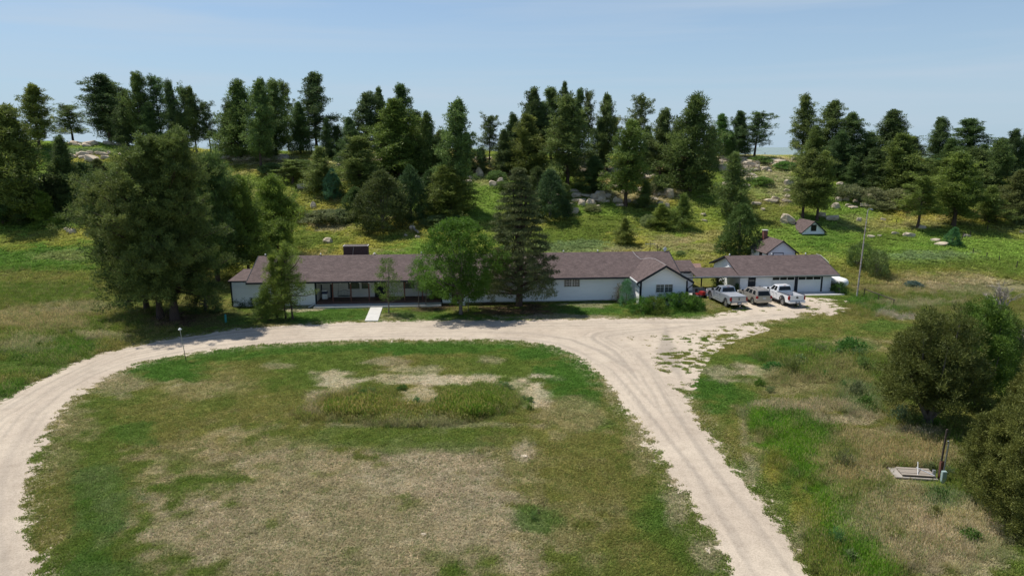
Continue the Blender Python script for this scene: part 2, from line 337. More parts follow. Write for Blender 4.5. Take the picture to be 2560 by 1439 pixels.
# (px, py, rx, ry, kind, strength): where the patch lies, read once from the survey picture and laid on the ground
PATCH = [
 (840, 1320, 660, 235, 'D', .75), (880, 1320, 560, 200, 'T', .6), (1120, 1190, 250, 90, 'T', .75), (620, 1150, 280, 70, 'D', .5), (1180, 1260, 120, 140, 'T', .5),
 (780, 1160, 190, 40, 'T', .35), (500, 1330, 160, 110, 'T', .4), (500, 960, 140, 40, 'D', .6), (300, 960, 60, 40, 'T', .5), (180, 1060, 70, 60, 'D', .55), (150, 1150, 60, 60, 'D', .4), (250, 1430, 120, 60, 'L', .6),
 (250, 1250, 90, 90, 'L', .7), (130, 1300, 50, 120, 'O', .8), (240, 1380, 70, 70, 'L', .5), (380, 1050, 120, 60, 'O', .7), (330, 1080, 60, 30, 'L', .7),
 (430, 925, 110, 28, 'L', 1), (560, 885, 150, 18, 'L', .9), (800, 870, 260, 14, 'L', .85), (1100, 868, 260, 14, 'L', .9), (1330, 880, 100, 22, 'L', 1), (1420, 940, 80, 55, 'L', 1), (1460, 1000, 50, 40, 'L', .9), (1500, 1060, 50, 25, 'L', .6),
 (620, 930, 120, 25, 'O', .5), (700, 1000, 150, 50, 'O', .6), (1050, 1090, 330, 35, 'G', .8), (1420, 1150, 180, 100, 'O', .7), (1500, 1250, 150, 140, 'O', .6), (1350, 1300, 60, 30, 'L', .7), (1640, 1290, 60, 60, 'L', .6), (1640, 1400, 100, 60, 'O', .6), (1430, 1040, 120, 40, 'D', .6), (1310, 1130, 26, 18, 'T', .9),
 (840, 955, 70, 36, 'P', .75), (790, 1000, 30, 34, 'T', .6), (1000, 945, 150, 13, 'P', .55), (1180, 948, 160, 15, 'P', .75), (1330, 985, 42, 38, 'P', .7), (1290, 960, 60, 18, 'P', .5), (960, 905, 70, 10, 'T', .55), (1040, 925, 80, 11, 'P', .4), (1240, 900, 45, 14, 'T', .5), (700, 915, 50, 14, 'T', .5),
 (1050, 1000, 60, 28, 'P', .6), (1220, 1000, 90, 35, 'G', .9), (900, 1010, 90, 30, 'O', .9), (1070, 1062, 290, 6, 'T', .4),
 (1560, 890, 50, 40, 'T', .4), (1540, 960, 30, 60, 'D', .5), (1600, 1100, 40, 90, 'D', .5), (1690, 1260, 40, 90, 'T', .6), (1760, 1390, 40, 70, 'T', .6),
 # front yard strip
 (800, 785, 160, 22, 'L', .9), (760, 773, 60, 6, 'P', .7), (1000, 790, 60, 8, 'P', .3), (1060, 790, 70, 20, 'L', .7), (1290, 778, 120, 18, 'B', .9), (1080, 768, 60, 8, 'B', .8), (1180, 800, 160, 12, 'L', .8), (1480, 770, 90, 22, 'L', .9), (1480, 762, 60, 7, 'T', .6), (1400, 792, 160, 7, 'T', .7), (1640, 800, 180, 6, 'O', .7), (1790, 770, 60, 25, 'O', .8), (1760, 765, 40, 14, 'D', .5), (1720, 785, 60, 12, 'L', .8),
 (500, 800, 160, 30, 'B', .5), (430, 800, 80, 20, 'B', .9), (600, 800, 60, 15, 'L', .6),
 # right: lawn right of the branch drive
 (1780, 965, 75, 45, 'L', 1), (1840, 1000, 60, 40, 'L', .8), (1980, 858, 80, 18, 'L', 1), (1880, 890, 60, 20, 'L', .8), (1850, 865, 100, 22, 'O', .9), (1820, 930, 80, 26, 'T', .7), (1900, 930, 60, 18, 'P', .4), (1960, 830, 200, 16, 'O', .9), (2180, 800, 120, 40, 'O', .9), (2160, 750, 60, 14, 'L', 1), (2220, 770, 60, 14, 'L', 1), (2200, 815, 80, 16, 'L', .7), (2225, 784, 34, 7, 'R', .95), (2262, 793, 30, 8, 'R', .95), (2100, 870, 120, 25, 'D', .7),
 (2010, 880, 45, 18, 'L', .9), (2130, 870, 60, 20, 'L', .6), (2050, 930, 90, 40, 'G', .8), (2080, 960, 160, 60, 'D', .45), (1960, 960, 90, 30, 'D', .5), (2150, 1000, 60, 40, 'S', .8),
 (1850, 1080, 40, 60, 'O', .8), (1950, 1060, 90, 45, 'L', 1.2), (2030, 1100, 70, 45, 'L', 1.2), (2000, 1180, 60, 70, 'L', 1.0), (1960, 1150, 60, 60, 'Y', .6), (2080, 1290, 70, 90, 'L', 1.1), (2030, 1250, 60, 90, 'Y', .6), (2160, 1400, 80, 70, 'L', 1.0), (1900, 1120, 30, 50, 'D', .6), (1880, 1180, 24, 50, 'T', .5), (2000, 1330, 24, 60, 'T', .4),
 (1890, 1050, 34, 40, 'V', .9), (1960, 1110, 60, 50, 'V', .95), (2020, 1150, 60, 60, 'V', .95), (2060, 1230, 50, 60, 'V', .95), (2110, 1320, 50, 70, 'V', .95), (2170, 1420, 60, 60, 'V', .9), (1860, 1060, 14, 40, 'T', .5), (1925, 1170, 18, 50, 'Y', .7), (1990, 1280, 18, 60, 'Y', .7), (2010, 890, 60, 16, 'V', .8), (2110, 880, 40, 20, 'L', .8),
 (2000, 1020, 120, 14, 'T', .9), (2120, 1050, 90, 14, 'T', .8), (2230, 1090, 110, 16, 'T', .8), (2350, 1150, 70, 30, 'T', .5),
 (2150, 1180, 120, 90, 'D', .9), (2230, 1140, 130, 40, 'D', .9), (2230, 1290, 120, 110, 'T', .7), (2380, 1300, 110, 70, 'P', .55), (2440, 1390, 120, 60, 'P', .5), (2300, 1370, 110, 60, 'T', .7), (2110, 1140, 40, 20, 'G', .7), (2360, 1250, 60, 30, 'S', .8), (2320, 1060, 60, 14, 'L', .9),
 # left field
 (100, 900, 120, 45, 'L', .7), (40, 980, 80, 25, 'L', .9), (180, 860, 70, 20, 'L', .8), (120, 800, 160, 40, 'D', .75), (60, 860, 70, 25, 'T', .5), (250, 840, 80, 12, 'T', .6), (90, 730, 160, 30, 'G', .9), (300, 790, 100, 20, 'O', .7), (200, 770, 90, 18, 'T', .4),
 (70, 640, 180, 60, 'L', .8), (150, 590, 120, 25, 'Y', .7), (150, 640, 90, 14, 'D', .35), (60, 690, 140, 16, 'O', .7), (30, 600, 60, 30, 'Y', .5),
 (0, 1040, 60, 10, 'T', .5), (100, 985, 60, 10, 'T', .4),
 # hillside
 (830, 580, 130, 25, 'Y', .5), (770, 600, 110, 25, 'G', .9), (830, 570, 60, 10, 'T', .6), (950, 610, 90, 14, 'Y', .6), (1420, 590, 110, 30, 'G', .9), (1400, 550, 110, 22, 'Y', .5), (1450, 620, 120, 16, 'S', .7), (1500, 560, 110, 20, 'G', .8), (1560, 630, 60, 12, 'D', .4),
 (1750, 620, 110, 14, 'D', .6), (1680, 600, 70, 12, 'D', .6), (1780, 590, 70, 12, 'D', .4), (1880, 560, 80, 20, 'G', .7), (1930, 530, 60, 40, 'O', .6), (1900, 440, 80, 20, 'T', .45), (1930, 480, 70, 30, 'D', .35), (2060, 600, 80, 30, 'L', .6),
 (2200, 600, 80, 30, 'G', .7), (2150, 560, 90, 20, 'D', .35), (2320, 640, 120, 18, 'S', .8), (2340, 610, 60, 10, 'L', .5), (2280, 660, 140, 14, 'G', .6), (2350, 700, 160, 18, 'D', .75), (2280, 720, 120, 14, 'D', .7), (2450, 720, 140, 22, 'T', .5), (2450, 660, 120, 18, 'G', .6), (2180, 690, 60, 18, 'O', .7), (2300, 760, 120, 14, 'T', .6), (2400, 780, 100, 20, 'O', .6), (2520, 850, 80, 60, 'O', .6),
 (2450, 570, 160, 20, 'G', .6), (2300, 560, 80, 16, 'D', .4), (210, 378, 90, 8, 'S', 1), (650, 400, 120, 14, 'T', .6), (1000, 405, 200, 12, 'P', .6), (1130, 440, 150, 30, 'D', .5), (1500, 425, 220, 22, 'T', .6), (1580, 490, 130, 20, 'T', .6), (1850, 405, 160, 14, 'P', .6), (1950, 460, 50, 40, 'T', .4)]

def smooth01(t): t = np.clip(t, 0, 1); return t*t*(3-2*t)
def ground_colour(X, Y, Z):
    px, py = proj(X, Y, Z)
    n1 = fbm(X, Y, 9, 4, 21); n2 = fbm(X, Y, 2.6, 3, 31); n3 = fbm(X, Y, 26, 3, 41)
    hill = np.clip((Y-92)/12, 0, 1)[:, None]
    a = smooth01(0.5+n1*1.6+n2*1.0)[:, None]
    lawn = GREEN*(1-a)+OLIVE*a
    b = smooth01(0.35+n3*2.0+n1*1.6)[:, None]
    hc = np.array((0.130, 0.190, 0.036))*(1-b)+YEL*b*1.1
    c = smooth01((n2+n3)*3-0.4)[:, None]; hc = hc*(1-c*.6)+DRY*c*.6
    C = lawn*(1-hill)+hc*hill
    wn_ = n1*0.9+n2*0.9+fbm(X, Y, 0.95, 2, 27)*1.5
    for (cx, cy, rx, ry, k, s) in PATCH:
        d = np.sqrt(((px-cx)/rx)**2+((py-cy)/ry)**2)
        w = (smooth01((1.18-d+wn_*0.8)/0.5)*min(s, 1.0))[:, None]
        C = C*(1-w)+KIND[k]*w
    dirt = smooth01(fbm(X, Y, 0.9, 2, 77)*5-1.0)[:, None]*np.clip((np.array(C)[:, :1]-0.13)*6, 0, 1)
    C = C*(1-dirt*.5)+PALE*dirt*.5
    return C

# ------------------------------------------------------------------ drive outline (world polygon on the flat yard)
INNER = [(96, 1439), (62, 1300), (66, 1200), (90, 1110), (140, 1030), (200, 977), (270, 937), (350, 905), (440, 887), (560, 869), (700, 858), (850, 851), (1000, 847), (1150, 847), (1300, 851), (1380, 863), (1440, 887), (1500, 928), (1560, 1003), (1620, 1085), (1700, 1195), (1765, 1305), (1840, 1439)]
OUTER = [(2030, 1439), (1930, 1300), (1820, 1160), (1722, 1030), (1660, 935), (1600, 872), (1550, 846), (1650, 836), (1760, 824), (1860, 810), (1940, 798), (1990, 788), (1990, 780), (1900, 782), (1850, 787), (1750, 797), (1600, 797), (1400, 800), (1200, 801), (1000, 804), (850, 808), (700, 815), (570, 827), (500, 838), (400, 853), (300, 872), (210, 902), (130, 938), (60, 972), (0, 1008)]
def wp(l): return [onz(*q)[:2] for q in l]
inner = wp(INNER); outer = wp(OUTER)
inner = [(inner[0][0]+1.2, 12.0)] + inner + [(inner[-1][0]+8.0, 12.0)]
outer = [(outer[0][0]+9.0, 12.0)] + outer + wp([(-80, 1050), (-170, 1120), (-240, 1250), (-250, 1439)]) + [(-31, 12.0)]
# the drive is the area between outer loop and inner loop
POLY_DRIVE = inner + outer
SPECK1 = wp([(1480, 840), (1700, 822), (1850, 806), (1960, 790), (2060, 785), (2110, 770), (2100, 752), (1990, 745), (1870, 752), (1860, 775), (1800, 790), (1850, 800), (1900, 822), (1830, 842), (1760, 880), (1720, 930), (1712, 965), (1690, 960), (1640, 900), (1560, 850)])
GRAVEL_SPOT = wp([(1665, 815), (1700, 900), (1705, 950), (1685, 930), (1640, 880)])
def sdf(poly, X, Y):
    P = np.array(poly); n = len(P); d = np.full(X.shape, 1e9); ins = np.zeros(X.shape, bool)
    for i in range(n):
        a = P[i]; b = P[(i+1) % n]; e = b-a; L = e@e+1e-12
        t = np.clip(((X-a[0])*e[0]+(Y-a[1])*e[1])/L, 0, 1)
        d = np.minimum(d, (X-a[0]-t*e[0])**2+(Y-a[1]-t*e[1])**2)
        c = ((a[1] > Y) != (b[1] > Y)) & (X < (b[0]-a[0])*(Y-a[1])/((b[1]-a[1]) if abs(b[1]-a[1]) > 1e-9 else 1e-9)+a[0])
        ins ^= c
    return np.where(ins, 1, -1)*np.sqrt(d)
def drive_field(X, Y):
    s = sdf(POLY_DRIVE, X, Y)
    f = s - 0.1 + fbm(X, Y, 2.4, 3, 51)*0.7 + fbm(X, Y, 0.4, 3, 61)*0.7
    s2 = np.minimum(sdf(SPECK1, X, Y), 1.2)
    tuft = fbm(X*0.7, Y, 0.42, 3, 71); big = fbm(X, Y, 3.0, 2, 81)
    g = np.where(s2 > -1.0, s2*0.26 + tuft*2.3+big*1.3+0.16, -1)
    # fringe: scattered gravel just outside the edge
    fr = np.where(s > -2.0, (s+0.0)*0.7 + fbm(X, Y, 0.32, 2, 91)*1.9 + fbm(X, Y, 3, 2, 92)*0.9, -1)
    return np.maximum(np.maximum(f, g), fr)

# ------------------------------------------------------------------ ground sheet
def build_ground():
    xs = np.concatenate([-np.geomspace(4000, 100, 22), np.arange(-98, -46, 2.0), np.arange(-46, 52, 0.34), np.arange(52, 112, 1.5), np.geomspace(114, 4000, 22)])
    ys = np.concatenate([np.arange(-60, 20, 8.0), np.arange(20, 92, 0.34), np.arange(92, 172, 0.8), np.geomspace(174, 9000, 40)])
    X, Y = np.meshgrid(xs, ys); X = X.ravel(); Y = Y.ravel(); Z = height(X, Y)
    Z = Z + fbm(X, Y, 1.2, 2, 15)*0.05*(Y < 170)
    C = ground_colour(X, Y, Z)
    dr = np.where((Y < 95) & (np.abs(X) < 60), 0.0, -9.0)
    m = dr == 0
    dr[m] = sdf(POLY_DRIVE, X[m], Y[m])
    w = smooth01((dr+2.2)/2.4)[:, None]*0.75; C = C*(1-w)+(PALE*0.75+TAN*0.25)*w
    far = smooth01((Y-250)/1500)[:, None]; C = C*(1-far)+np.array((0.24, 0.31, 0.33))*far  # distance haze painted into the colour of the far plain
    nx, ny = len(xs), len(ys); i = np.arange(nx-1)[None, :]+np.arange(ny-1)[:, None]*nx
    Fc = np.stack([i, i+1, i+1+nx, i+nx], -1).reshape(-1, 4)
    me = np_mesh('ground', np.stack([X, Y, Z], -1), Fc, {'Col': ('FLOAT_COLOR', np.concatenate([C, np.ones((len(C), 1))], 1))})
    me.polygons.foreach_set('use_smooth', np.ones(len(Fc), bool))
    m_, nt, b = nmat('meadow_ground')
    at = nt.nodes.new('ShaderNodeAttribute'); at.attribute_name = 'Col'
    pos = geo_pos(nt)
    n1 = noise(nt, 3.2, 9, 0.72, pos); r1 = ramp(nt, (0.30, 0.44, 0.56, 0.70), ((0.42, 0.47, 0.40), (0.80, 0.84, 0.78), (1.12, 1.10, 1.08), (1.75, 1.62, 1.55)))
    n2 = noise(nt, 0.35, 6, 0.6, pos); r2 = ramp(nt, (0.3, 0.7), ((0.85, 0.92, 0.9), (1.15, 1.06, 1.05)))
    n3 = noise(nt, 11, 3, 0.7, pos); r3 = ramp(nt, (0.35, 0.65), ((0.65, 0.68, 0.65), (1.35, 1.3, 1.28)))
    nt.links.new(n1.outputs['Fac'], r1.inputs['Fac']); nt.links.new(n2.outputs['Fac'], r2.inputs['Fac']); nt.links.new(n3.outputs['Fac'], r3.inputs['Fac'])
    last = at.outputs['Color']
    for r in (r1, r2, r3):
        mx = nt.nodes.new('ShaderNodeMixRGB'); mx.blend_type = 'MULTIPLY'; mx.inputs['Fac'].default_value = 1
        nt.links.new(last, mx.inputs['Color1']); nt.links.new(r.outputs['Color'], mx.inputs['Color2']); last = mx.outputs['Color']
    nt.links.new(last, b.inputs['Base Color']); b.inputs['Roughness'].default_value = 1.0; b.inputs['Specular IOR Level'].default_value = 0.1
    bump(nt, b, n1.outputs['Fac'], 0.9, 0.12)
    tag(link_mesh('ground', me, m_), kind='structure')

def build_drive():
    st = 0.14
    xs = np.arange(-45, 50, st); ys = np.arange(12, 88, st)
    X, Y = np.meshgrid(xs, ys); Fv = drive_field(X, Y)
    # keep clear of the buildings' front
    V = []; T = []
    nx = len(xs)
    idx = np.nonzero((np.maximum.reduce([Fv[:-1, :-1], Fv[1:, :-1], Fv[:-1, 1:], Fv[1:, 1:]]) > 0))
    verts = {}
    allv = []
    def vid(key, p):
        if key not in verts: verts[key] = len(allv); allv.append(p)
        return verts[key]
    full = (np.minimum.reduce([Fv[:-1, :-1], Fv[1:, :-1], Fv[:-1, 1:], Fv[1:, 1:]]) > 0)
    faces = []
    for j, i in zip(*idx):
        c = [(j, i), (j, i+1), (j+1, i+1), (j+1, i)]
        if full[j, i]:
            faces.append([vid(k, (xs[k[1]], ys[k[0]])) for k in c]); continue
        poly = []
        for a in range(4):
            k0, k1 = c[a], c[(a+1) % 4]; f0, f1 = Fv[k0], Fv[k1]
            if f0 > 0: poly.append(vid(k0, (xs[k0[1]], ys[k0[0]])))
            if (f0 > 0) != (f1 > 0):
                t = f0/(f0-f1); key = (k0, k1) if k0 < k1 else (k1, k0)
                poly.append(vid(key, (xs[k0[1]]+(xs[k1[1]]-xs[k0[1]])*t, ys[k0[0]]+(ys[k1[0]]-ys[k0[0]])*t)))
        if len(poly) >= 3: faces.append(poly)
    P = np.array(allv); Z = height(P[:, 0], P[:, 1]) + fbm(P[:, 0], P[:, 1], 1.2, 2, 15)*0.05 + 0.012
    d = sdf(POLY_DRIVE, P[:, 0], P[:, 1])
    Z = Z + 0.03*np.clip(d, 0, 1)
    # wheel ruts along the drive: distance from the edge measures where tyres run
    rut = np.exp(-((d-1.0)/0.28)**2)*0.6 + np.exp(-((d-2.6)/0.3)**2)*0.6
    rut = rut*smooth01(0.5+fbm(P[:, 0], P[:, 1], 7, 2, 5)*3)
    w2 = P[:, 0]*0.10+P[:, 1]*0.12; streak = smooth01(fbm(d/0.28, w2, 1.0, 3, 133)*3.2+0.35); greyed = np.clip(rut*0.5+streak*0.65, 0, 1)*0.6*smooth01(d/0.8)
    gs = smooth01(sdf(GRAVEL_SPOT, P[:, 0], P[:, 1])/0.8+0.5)*0.6
    base = np.array((0.48, 0.40, 0.31)); grey = np.array((0.29, 0.25, 0.205)); sand = np.array((0.55, 0.465, 0.36))
    q = smooth01(0.5+fbm(P[:, 0], P[:, 1], 4, 3, 12)*2)[:, None]
    C = base*(1-q)+sand*q; C = C*(1-greyed[:, None])+grey*greyed[:, None]; C = C*(1-gs[:, None])+grey*gs[:, None]
    me = bpy.data.meshes.new('driveway'); me.from_pydata([(a, b, c) for (a, b), c in zip(P, Z)], [], faces)
    at = me.attributes.new('Col', 'FLOAT_COLOR', 'POINT'); at.data.foreach_set('color', np.concatenate([C, np.ones((len(C), 1))], 1).astype(np.float32).ravel())
    m_, nt, b = nmat('crushed_gravel')
    a_ = nt.nodes.new('ShaderNodeAttribute'); a_.attribute_name = 'Col'
    pos = geo_pos(nt)
    n1 = noise(nt, 1.2, 8, 0.7, pos, 0.5); r1 = ramp(nt, (0.30, 0.5, 0.70), ((0.84, 0.83, 0.82), (0.98, 0.98, 0.98), (1.06, 1.06, 1.06)))
    n2 = noise(nt, 14, 4, 0.75, pos); r2 = ramp(nt, (0.32, 0.5, 0.7), ((0.72, 0.70, 0.69), (0.98, 0.98, 0.98), (1.14, 1.14, 1.14)))
    nt.links.new(n1.outputs['Fac'], r1.inputs['Fac']); nt.links.new(n2.outputs['Fac'], r2.inputs['Fac'])
    last = a_.outputs['Color']
    for r in (r1, r2):
        mx = nt.nodes.new('ShaderNodeMixRGB'); mx.blend_type = 'MULTIPLY'; mx.inputs['Fac'].default_value = 1
        nt.links.new(last, mx.inputs['Color1']); nt.links.new(r.outputs['Color'], mx.inputs['Color2']); last = mx.outputs['Color']
    nt.links.new(last, b.inputs['Base Color']); b.inputs['Roughness'].default_value = 1.0; b.inputs['Specular IOR Level'].default_value = 0.1
    bump(nt, b, n2.outputs['Fac'], 0.6, 0.03)
    tag(link_mesh('driveway', me, m_), kind='structure')
build_ground(); build_drive()

# ------------------------------------------------------------------ house frame
TH = math.radians(4.5); HO = (-33.3, 79.2)
def hw(u, v, z=0): return (HO[0]+u*math.cos(TH)-v*math.sin(TH), HO[1]+u*math.sin(TH)+v*math.cos(TH), z)

def lap_wall(mb, u0, u1, v, z0, z1, top=None, lap=0.23, out=0.05, face=-1):
    """clapboards on a wall facing -v (face=-1) or +v; top(u)->z limits a gable"""
    z = z0
    while z < z1-0.01:
        zt = min(z+lap, z1)
        a0, a1, b0, b1 = u0, u1, u0, u1
        if top:
            a0, a1 = top(z, u0, u1); b0, b1 = top(zt, u0, u1)
        mb.poly([(a0, v+face*out, z), (a1, v+face*out, z), (b1, v+face*0.002, zt), (b0, v+face*0.002, zt)])
        mb.poly([(a0, v, z), (a1, v, z), (a1, v+face*out, z), (a0, v+face*out, z)])
        z = zt
def lap_side(mb, u, v0, v1, z0, z1, top=None, lap=0.23, out=0.05, face=-1):
    z = z0
    while z < z1-0.01:
        zt = min(z+lap, z1); a0, a1, b0, b1 = v0, v1, v0, v1
        if top: a0, a1 = top(z, v0, v1); b0, b1 = top(zt, v0, v1)
        mb.poly([(u+face*out, a0, z), (u+face*out, a1, z), (u+face*0.002, b1, zt), (u+face*0.002, b0, zt)])
        mb.poly([(u, a0, z), (u, a1, z), (u+face*out, a1, z), (u+face*out, a0, z)])
        z = zt
def gable_limit(zb, za, uc=None):
    def f(z, u0, u1):
        c = (u0+u1)/2 if uc is None else uc
        if z <= zb: return u0, u1
        k = max(0.0, 1-(z-zb)/(za-zb)); return c-(c-u0)*k, c+(u1-c)*k
    return f
def roof_slab(mb, p, th=0.16):
    """p: 4 corners (eave0, eave1, ridge1, ridge0) with uv in metres along the slope"""
    e0, e1, r1, r0 = [Vector(q) for q in p]
    ue = (e1-e0).normalized(); n = ue.cross(r0-e0).normalized()
    if n.z < 0: n = -n
    up = n.cross(ue)*-1
    if up.z < 0: up = -up
    uvs = [((q-e0).dot(ue), (q-e0).dot(up)) for q in (e0, e1, r1, r0)]
    mb.poly([e0, e1, r1, r0], uvs)
    lo = [q-n*th for q in (e0, e1, r1, r0)]
    mb.poly(lo[::-1], [(0, 0)]*4)
    top = [e0, e1, r1, r0]
    for i in range(4):
        j = (i+1) % 4; mb.poly([top[j], top[i], lo[i], lo[j]], [(0, 0)]*4)

def window(parent, u0, u1, v, z0, z1, cols=2, rows=2, sash=2, frame_m=None, name='window'):
    """frame (mesh) > pane ; facing -v"""
    frame_m = frame_m or M_white
    f = MB(); t = 0.06; d = 0.05; v -= 0.035
    f.box(u0-t, u1+t, v-d, v, z1, z1+t); f.box(u0-t, u1+t, v-d, v, z0-t, z0); f.box(u0-t, u0, v-d, v, z0, z1); f.box(u1, u1+t, v-d, v, z0, z1)
    w = (u1-u0)/sash
    for s in range(1, sash): f.box(u0+w*s-0.045, u0+w*s+0.045, v-d, v, z0, z1)
    for s in range(sash):
        for c in range(1, cols): uu = u0+w*s+w*c/cols; f.box(uu-0.012, uu+0.012, v-0.03, v, z0, z1)
        for r in range(1, rows): zz = z0+(z1-z0)*r/rows; f.box(u0+w*s+0.05, u0+w*(s+1)-0.05, v-0.028, v, zz-0.012, zz+0.012)
    fo = f.build(name, frame_m, parent)
    MB().box(u0, u1, v-0.012, v+0.01, z0, z1).build('pane', M_pane, fo)
    return fo

def build_house():
    R = empty('ranch_house', hw(0, 0), TH)
    tag(R, 'long low white ranch house with brown shingle roof, front porch and gabled wing', 'house')
    SL = (5.3-3.05)/5.8
    w = MB()
    # core boxes (behind clapboards)
    w.box(0.0, 2.2, 0.0, 6.0, 0.1, 3.02)
    w.box(2.2, 9.8, 0.001, 10.6, 0.1, 2.95); w.box(24.8, 48.52, 0.001, 10.6, 0.1, 2.95)
    w.box(9.8, 24.8, 2.4, 10.59, 0.1, 2.95)
    w.box(48.52, 54.08, -3.5, 10.6, 0.1, 2.98)
    w.box(54.08, 57.6, 4.4, 9.4, 0.1, 2.75)
    w.build('wall', M_siding, R)
    s = MB(); lap_wall(s, 0.0, 9.8, 0.0, 0.15, 3.0); lap_side(s, 0.0, 0.0, 6.0, 0.15, 3.0); s.build('clapboard', M_siding, R); s = MB()
    lap_wall(s, 24.9, 26.0, 0.0, 0.15, 2.98); lap_wall(s, 27.5, 48.5, 0.0, 0.15, 2.98)
    lap_wall(s, 26.0, 27.5, 0.0, 2.3, 2.98); s.build('clapboard', M_siding, R); s = MB()
    lap_wall(s, 48.5, 54.1, -3.5, 0.15, 4.86, gable_limit(3.1, 4.86))
    lap_side(s, 48.52, -3.5, 0.0, 0.15, 3.0); lap_side(s, 54.08, -3.5, 4.4, 0.15, 3.0, face=1)
    s.build('clapboard', M_siding, R); s = MB()
    lap_wall(s, 54.1, 57.6, 4.4, 0.15, 2.75)
    s.build('clapboard', M_siding, R)
    # end gables of the long roof
    for pr_, a_, b_ in (([(0.0, 2.9), (10.4, 2.9), (5.2, 5.12)], 2.25, 2.35), ([(0.0, 2.9), (10.4, 2.9), (5.2, 5.12)], 54.0, 54.07), ([(4.4, 2.75), (9.4, 2.75), (6.9, 3.55)], 57.5, 57.6)):
        MB().prism(pr_, a_, b_, 'x').build('gable_end', M_siding, R)
    for bx_ in ((0.02, 9.75, -0.01, 0.3), (24.9, 48.5, -0.01, 0.3), (48.5, 54.1, -3.49, 0.0)): MB().box(*bx_, 0.0, 0.15).build('foundation', M_conc, R)
    r = MB()
    roof_slab(r, [(2.0, -0.6, 3.05), (54.4, -0.6, 3.05), (54.4, 5.2, 5.3), (2.0, 5.2, 5.3)])
    roof_slab(r, [(54.4, 11.0, 3.05), (2.0, 11.0, 3.05), (2.0, 5.2, 5.3), (54.4, 5.2, 5.3)])
    # wing: ridge at u=51.3
    zr = 5.0; ze = 3.08; um = 51.3; e0, e1 = 47.95, 54.65; yb = (zr-3.05)/SL-0.6
    roof_slab(r, [(e0, yb*0.02-0.6, ze+0.02), (e0, -4.05, ze+0.02), (um, -4.05, zr+0.02), (um, yb+0.1, zr+0.02)])
    roof_slab(r, [(e1, -4.05, ze+0.02), (e1, -0.5, ze+0.02), (um, yb+0.1, zr+0.02), (um, -4.05, zr+0.02)])
    # small rear right roof and left annex roof
    roof_slab(r, [(53.6, 3.9, 2.80), (58.0, 3.9, 2.80), (58.0, 6.9, 3.78), (53.6, 6.9, 3.78)])
    roof_slab(r, [(58.0, 9.9, 2.80), (53.6, 9.9, 2.80), (53.6, 6.9, 3.78), (58.0, 6.9, 3.78)])
    roof_slab(r, [(-0.3, -0.05, 3.16), (2.6, -0.05, 3.16), (2.6, 6.2, 3.5), (-0.3, 6.2, 3.5)], 0.1)
    ro = r.build('roof', M_shingle, R, fixn=False)
    # fascia, gutters and rakes
    t = MB()
    t.box(2.0, 47.7, -0.76, -0.62, 2.86, 3.03)
    t.box(1.93, 1.99, -0.7, 5.2, 0, 0.001) if False else None
    def rake(u, a, b, w=0.05, hgt=0.24):
        t.hexa([(u-w, a[0], a[1]-hgt), (u+w, a[0], a[1]-hgt), (u+w, b[0], b[1]-hgt), (u-w, b[0], b[1]-hgt), (u-w, a[0], a[1]+0.015), (u+w, a[0], a[1]+0.015), (u+w, b[0], b[1]+0.015), (u-w, b[0], b[1]+0.015)])
    rake(1.94, (-0.62, 3.04), (5.2, 5.3)); rake(54.46, (-0.62, 3.04), (5.2, 5.3)); rake(1.94, (11, 3.05), (5.2, 5.3)); rake(54.46, (11, 3.05), (5.2, 5.3))
    for (a, b) in (((e0-0.08, ze-0.04), (um, zr+0.04)), ((um, zr+0.04), (e1+0.08, ze-0.04))):
        t.hexa([(a[0], -4.12, a[1]-0.27), (b[0], -4.12, b[1]-0.27), (b[0], -4.055, b[1]-0.27), (a[0], -4.055, a[1]-0.27), (a[0], -4.12, a[1]), (b[0], -4.12, b[1]), (b[0], -4.055, b[1]), (a[0], -4.055, a[1])])
    t.box(e1, e1+0.13, -4.12, -0.5, 2.86, 3.04)
    t.box(53.6, 58.0, 3.76, 3.9, 2.62, 2.78)
    t.box(-0.3, 2.0, -0.1, -0.06, 3.02, 3.15)
    t.box(-0.06, 0.10, -0.06, 0.05, 0.1, 3.05); t.box(9.72, 9.92, -0.06, 0.06, 0.1, 2.95); t.box(24.68, 24.88, -0.06, 0.06, 0.05, 2.95)
    t.box(48.42, 48.60, -3.58, -3.42, 0.1, 3.05); t.box(54.0, 54.18, -3.58, -3.42, 0.1, 3.05)
    t.build('trim', M_dark, R)
    # pale drip edge along the wing's left eave
    MB().box(e0-0.1, e0-0.005, -4.05, -0.65, 2.95, 3.08).build('gutter', M_white, R)
    dn = MB().tube([(e1+0.07, -4.0, 2.86), (e1+0.0, -3.9, 2.6), (54.3, -3.75, 2.25), (54.2, -3.66, 2.15), (54.2, -3.66, 0.2)], 0.06, 8)
    dn.build('downspout', M_dark, R)
    MB().tube([(e0-0.05, -3.95, 2.86), (e0+0.1, -3.9, 2.6), (48.35, -3.7, 2.35), (48.35, -3.68, 0.2)], 0.06, 8).build('downspout', M_dark, R)
    MB().tube([(9.6, -0.1, 0.35), (9.45, -0.5, 0.12), (9.1, -1.1, 0.08)], 0.07, 8).build('downspout', M_white, R)
    # chimney
    ch = MB().box(12.1, 15.2, 7.2, 8.5, 4.0, 6.1).build('chimney', M_chim, R)
    MB().box(12.05, 15.25, 7.15, 7.24, 6.1, 6.14).box(12.05, 15.25, 8.46, 8.55, 6.1, 6.14).box(12.05, 12.14, 7.24, 8.46, 6.1, 6.14).box(15.16, 15.25, 7.24, 8.46, 6.1, 6.14).build('cap', M_conc, ch)
    MB().tube([(13.3, 7.15, 5.0), (13.35, 7.15, 5.5), (13.45, 7.15, 6.0)], 0.035, 6).build('conduit', M_metal, ch)
